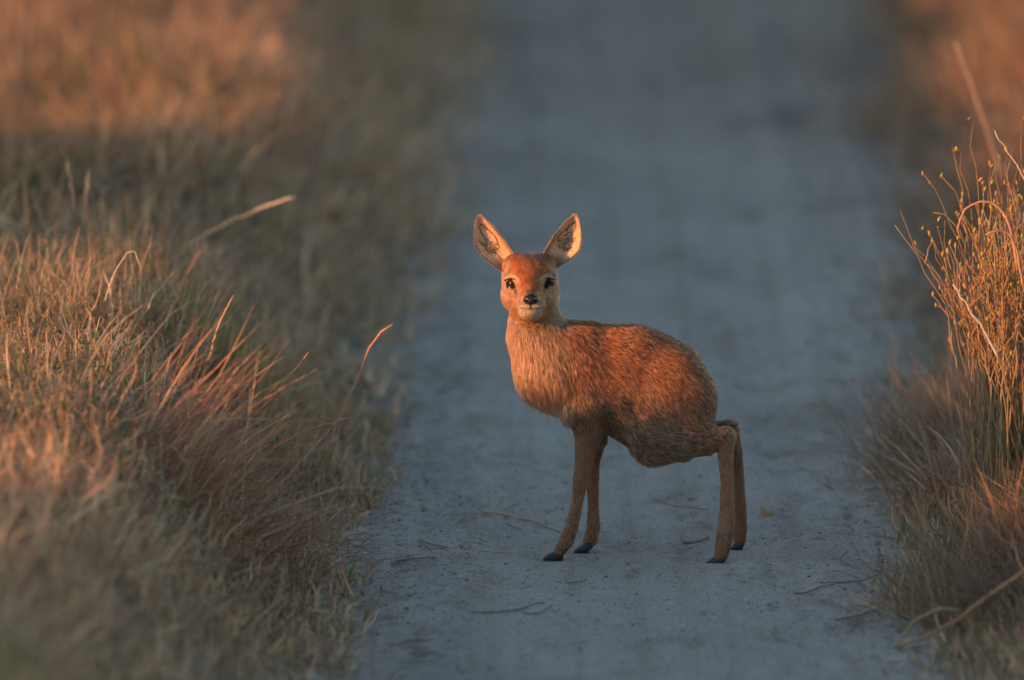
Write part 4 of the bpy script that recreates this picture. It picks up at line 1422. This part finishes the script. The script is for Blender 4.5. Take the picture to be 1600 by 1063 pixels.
for pts, r, col, lab in [
        ([(752, 799), (800, 811), (845, 822), (880, 832)], .0019, (0.46, 0.33, 0.21), 'longest pale straw lying left of the fawn front hooves'),
        ([(756, 803), (785, 793), (812, 789)], .0014, (0.50, 0.40, 0.28), 'short pale straw crossing the end of the longest straw'),
        ([(770, 798), (800, 796), (812, 803)], .0012, (0.48, 0.38, 0.27), 'thin straw just above the longest straw'),
        ([(764, 808), (790, 806), (822, 812), (850, 818)], .0013, (0.50, 0.39, 0.27), 'pale straw running just under the longest straw'),
        ([(762, 801), (776, 790), (783, 780)], .0010, (0.52, 0.42, 0.30), 'short straw sticking up from the end of the straw bundle'),
        ([(780, 795), (806, 787), (816, 783)], .0010, (0.50, 0.40, 0.28), 'thin straw at the top of the straw bundle'),
        ([(790, 818), (806, 824), (815, 826)], .0012, (0.38, 0.29, 0.2), 'short brownish straw below the straw bundle'),
        ([(655, 853), (700, 856), (750, 862), (800, 868)], .0016, (0.42, 0.31, 0.20), 'flat straw lower left of the front hooves'),
        ([(668, 855), (710, 851), (745, 850)], .0010, (0.42, 0.31, 0.20), 'fine straw lying along the flat straw'),
        ([(1022, 781), (1045, 789), (1070, 795), (1105, 796)], .0013, C_TWIG, 'thin dark twig between the front and hind legs'),
        ([(1068, 847), (1085, 846), (1106, 843)], .0026, C_TWIG, 'stubby dark twig just left of the hind hoof'),
        ([(735, 964), (780, 960), (815, 952), (848, 941)], .0018, C_TWIG, 'dark curved twig below the fawn on the near sand'),
        ([(818, 958), (840, 960), (862, 950)], .0015, C_TWIG, 'small dark twig at the right end of the curved twig'),
        ([(870, 909), (892, 907), (917, 905)], .0013, C_TWIG, 'little dark twig below the front hoof'),
        ([(662, 738), (665, 752), (668, 756)], .0020, C_TWIG, 'short dark stub standing out of the sand near the left edge'),
        ([(620, 872), (650, 876), (680, 878)], .0016, C_TWIG, 'dark twig near the red tussock on the left edge'),
        ([(575, 775), (620, 790), (660, 800), (690, 806)], .0010, (0.48, 0.36, 0.24), 'fine straw running out from the left grass edge'),
        ([(1280, 922), (1330, 915), (1370, 898), (1402, 880)], .0014, (0.235, 0.18, 0.14), 'dark twig at the right edge of the near sand'),
        ([(1240, 930), (1285, 925), (1320, 912)], .0014, (0.2, 0.15, 0.11), 'thin brown twig left of the dark right edge twig'),
        ([(1305, 975), (1345, 965), (1385, 948)], .0014, (0.235, 0.18, 0.14), 'blurred brown twig lower on the right near sand'),
        ([(1330, 990), (1338, 972), (1365, 955)], .0010, (0.235, 0.18, 0.14), 'forked brown twig beside the blurred one'),
        ([(610, 1012), (640, 1005), (680, 1000)], .0020, (0.2, 0.14, 0.1), 'brown twig above the soil clod on the near sand')]:
    r *= 1.0
    p3 = lay(gg(r * 0.8, *pts), r)
    stalk('twig' if col[0] < 0.25 else 'straw', p3, r, r * 0.6, col, lab, 'twig' if col[0] < 0.25 else 'straw', GT, wob=0.0004, n=16)

# pale curls of dry blade by the left grass edge
for pts, lab in [([(582, 755), (592, 742), (612, 735), (606, 728), (590, 742)], 'pale curl of dry grass at the left edge of the sand'),
                 ([(545, 700), (560, 690), (572, 672), (574, 660)], 'pale bent blade standing at the left sand edge'),
                 ([(690, 805), (700, 800), (718, 803)], 'tiny pale curl of grass on the sand left of the straws')]:
    p3 = gg(0.004, *pts)
    stalk('dry_curl', p3, .0016, .0010, (0.55, 0.50, 0.44), lab, 'dry curl', 'pale curls of dry grass on the sand', wob=0.001, n=12)

# fallen leaf right of the hind legs
c0 = gg(0.003, (1197, 805))[0]
lv = []
for k, (dx, dz, L_) in enumerate([(-0.6, 1.0, .017), (0.9, 0.35, .013), (-0.9, 0.2, .010)]):
    d0 = np.array([dx, 0.1 * k, dz]); d0 /= np.linalg.norm(d0)
    s0 = np.cross(d0, [0.1, 1, 0.2]); s0 /= np.linalg.norm(s0)
    for t in (0, .25, .5, .75, 1):
        wv = 0.0042 * math.sin(math.pi * (0.12 + 0.83 * t))
        lv += [c0 + d0 * L_ * t + s0 * wv + [0, .002 * t, 0], c0 + d0 * L_ * t + [0, -.0015, 0], c0 + d0 * L_ * t - s0 * wv + [0, .002 * t, 0]]
fq = []
for k in range(3):
    for i in range(4):
        for j in range(2):
            b = k * 15 + i * 3 + j
            fq.append([b, b + 1, b + 4, b + 3])
o = add_obj('fallen_leaf', mesh_np('fallen_leaf', np.array(lv), np.array(fq), np.tile(np.array([0.42, 0.27, 0.12]), (len(lv), 1))), M_STALK)
tag(rest(o, c0), 'crumpled tan leaf on the sand right of the hind hooves', 'leaf')


def lumps(n, xs, ys, s0, s1, pal, flat=0.6):
    v0 = np.array([[1, 0, 0], [-1, 0, 0], [0, 1, 0], [0, -1, 0], [0, 0, 1], [0, 0, -1]], float)
    q0 = np.array([[0, 2, 4], [2, 1, 4], [1, 3, 4], [3, 0, 4], [2, 0, 5], [1, 2, 5], [3, 1, 5], [0, 3, 5]])
    s_ = s0 * (s1 / s0) ** (rng.random(n) ** 2.2)
    vv = v0[None] * rng.uniform(0.6, 1.4, (n, 6, 1)) * s_[:, None, None]
    a_ = rng.uniform(0, 6.28, n); ca, sa = np.cos(a_), np.sin(a_)
    x_ = vv[:, :, 0] * ca[:, None] - vv[:, :, 1] * sa[:, None]; y_ = vv[:, :, 0] * sa[:, None] + vv[:, :, 1] * ca[:, None]
    zz = terrain(xs, ys)
    out = np.stack([x_ + xs[:, None], y_ + ys[:, None], vv[:, :, 2] * flat + zz[:, None] + 0.15 * s_[:, None]], 2).reshape(-1, 3)
    qq = (q0[None] + 6 * np.arange(n)[:, None, None]).reshape(-1, 3)
    return out, qq, np.repeat(pick(pal, n), 6, 0)


n_ = 5200
ys = rng.uniform(-1.6, 3.0, n_)
le, re = left_edge(ys), right_edge(ys)
u_ = np.where(rng.random(n_) < 0.55, rng.random(n_), np.where(rng.random(n_) < 0.65, np.abs(rng.normal(0, .09, n_)), 1 - np.abs(rng.normal(0, .07, n_))))
xs = le + (re - le) * u_
v, q, c = lumps(n_, xs, ys, 0.0006, 0.0038, np.array([[0.14, 0.10, 0.075], [0.20, 0.155, 0.12], [0.28, 0.235, 0.2], [0.38, 0.33, 0.29], [0.10, 0.075, 0.06]]))
M_CRUMB = tint_mat('crumb', 0.9, 0.0, 0.1)
o = add_obj('soil_crumbs', mesh_np('soil_crumbs', v, q, c, False), M_CRUMB)
tag(o, 'dark crumbs of soil and droppings sprinkled over the sandy track', 'crumbs', kind='stuff')

n_ = 3600
ys = rng.uniform(-1.5, 4.0, n_)
sd = rng.random(n_) < 0.5
off_ = np.abs(rng.normal(0, 0.07, n_)) - 0.03
xs = np.where(sd, left_edge(ys) + off_, right_edge(ys) - off_)
root = np.stack([xs, ys, terrain(xs, ys) + 0.0015], 1)
g = Acc()
g.add(*blades(root, rng.uniform(0, 6.28, n_), rng.uniform(1.35, 1.56, n_), rng.uniform(0.01, 0.05, n_), rng.uniform(0.0012, 0.004, n_), rng.normal(0, .12, n_),
              pick(np.vstack([STRAW, GREY, RED * .8, GREY * .6]), n_), 3, kink=0.06))
n_ = 2600
ys = rng.uniform(-1.5, 3.0, n_)
le, re = left_edge(ys), right_edge(ys)
xs = le + (re - le) * np.where(rng.random(n_) < 0.5, rng.random(n_), np.where(rng.random(n_) < 0.7, np.abs(rng.normal(0, .16, n_)), 1 - np.abs(rng.normal(0, .12, n_))))
root = np.stack([xs, ys, terrain(xs, ys) + 0.0015], 1)
g.add(*blades(root, rng.uniform(0, 6.28, n_), rng.uniform(1.3, 1.56, n_), 0.004 * 6 ** rng.random(n_), rng.uniform(0.001, 0.0035, n_), rng.normal(0, .15, n_),
              pick(np.vstack([STRAW[1:4], GREY, RED * .6, GREY * .5]), n_), 2, kink=0.1))
o = add_obj('straw_litter', g.mesh('straw_litter'), M_GRASS)
tag(o, 'scattered bits of straw and leaf over the sand, thickest along its edges', 'straw litter', kind='stuff')

# soil clod on the near sand
c0 = gg(0, (655, 1022))[0]
v, q = uv_ball(np.zeros(3), 1.0, 40, 20)
rr = 1 + 0.35 * fbm(v[:, 0] * 1.6 + 5, v[:, 1] * 1.6, v[:, 2] * 1.6, 4)
v = v * rr[:, None] * np.array([0.034, 0.060, 0.009]) + c0
M_CLOD = flat_mat('dark_clod', (0.16, 0.13, 0.105), 0.95, 0.1)
o = add_obj('soil_clod', mesh_np('soil_clod', v, q), M_CLOD)
tag(rest(o, c0), 'dark lumpy soil clod on the near sand by the lower border', 'soil clod')

# unseen shrubs added beyond the second track to break up the low sun
M_LEAF = tint_mat('bush_leaf', 0.6, 0.3, 0.3, noise=0.2, nscale=40)
sd2 = np.array([math.sin(R(SUN_AZ)), math.cos(R(SUN_AZ))])
pd2 = np.array([math.cos(R(SUN_AZ)), -math.sin(R(SUN_AZ))])


def bush(sa, d, wdt, hgt, label):
    c = pd2 * sa - sd2 * d
    z0 = float(terrain(c[0], c[1]))
    root_ = empty('shade_bush', (c[0], c[1], z0))
    tag(root_, label, 'bush', 'unseen bushes added for shade beyond the second track')
    a = Acc()
    for k in range(9):
        az_ = rng.uniform(0, 6.28); sp = rng.uniform(.2, .45) * wdt
        e_ = np.array([c[0] + sp * math.cos(az_), c[1] + sp * math.sin(az_), z0 + hgt * rng.uniform(.55, .85)])
        m_ = np.array([c[0], c[1], z0 - .02]) * .5 + e_ * .5 + rng.normal(0, .05, 3)
        v_, q_ = tube(spline([np.array([c[0], c[1], z0 - .03]), m_, e_], 10), .022, .006)
        a.add(v_, q_, np.tile(np.array([.2, .15, .11]), (len(v_), 1)))
    add_obj('stem', a.mesh('stem'), M_STALK, root_)
    n = 26000
    u = rng.normal(0, 1, (n, 3)); u /= np.linalg.norm(u, axis=1, keepdims=True)
    lump = 1 + 0.35 * fbm(u[:, 0] * 2 + sa, u[:, 1] * 2, u[:, 2] * 2, 3)
    r_ = rng.random(n) ** 0.45 * lump
    pos = np.stack([c[0] + u[:, 0] * r_ * wdt * .5, c[1] + u[:, 1] * r_ * wdt * .5, z0 + hgt * (.47 + .5 * u[:, 2] * r_)], 1)
    pos = pos[pos[:, 2] > z0 + .02]
    n = len(pos)
    a = Acc()
    a.add(*blades(pos, rng.uniform(0, 6.28, n), rng.uniform(.2, 1.9, n), rng.uniform(.03, .06, n), rng.uniform(.014, .026, n), rng.normal(.3, .3, n),
                  pick(np.array([[.10, .11, .045], [.13, .13, .06], [.16, .13, .07]]), n), 2))
    add_obj('crown', a.mesh('crown'), M_LEAF, root_)


bush(2.35, 6.4, 2.7, 1.6, 'broad leafy bush added for shade, out of view beyond the second track, middle one of the three bushes')
bush(-2.2, 6.6, 2.5, 1.95, 'tallest leafy bush added for shade, out of view beyond the second track, furthest up of the three')
bush(4.6, 6.0, 2.2, 1.6, 'round leafy bush added for shade, out of view beyond the second track, closest to the viewer')
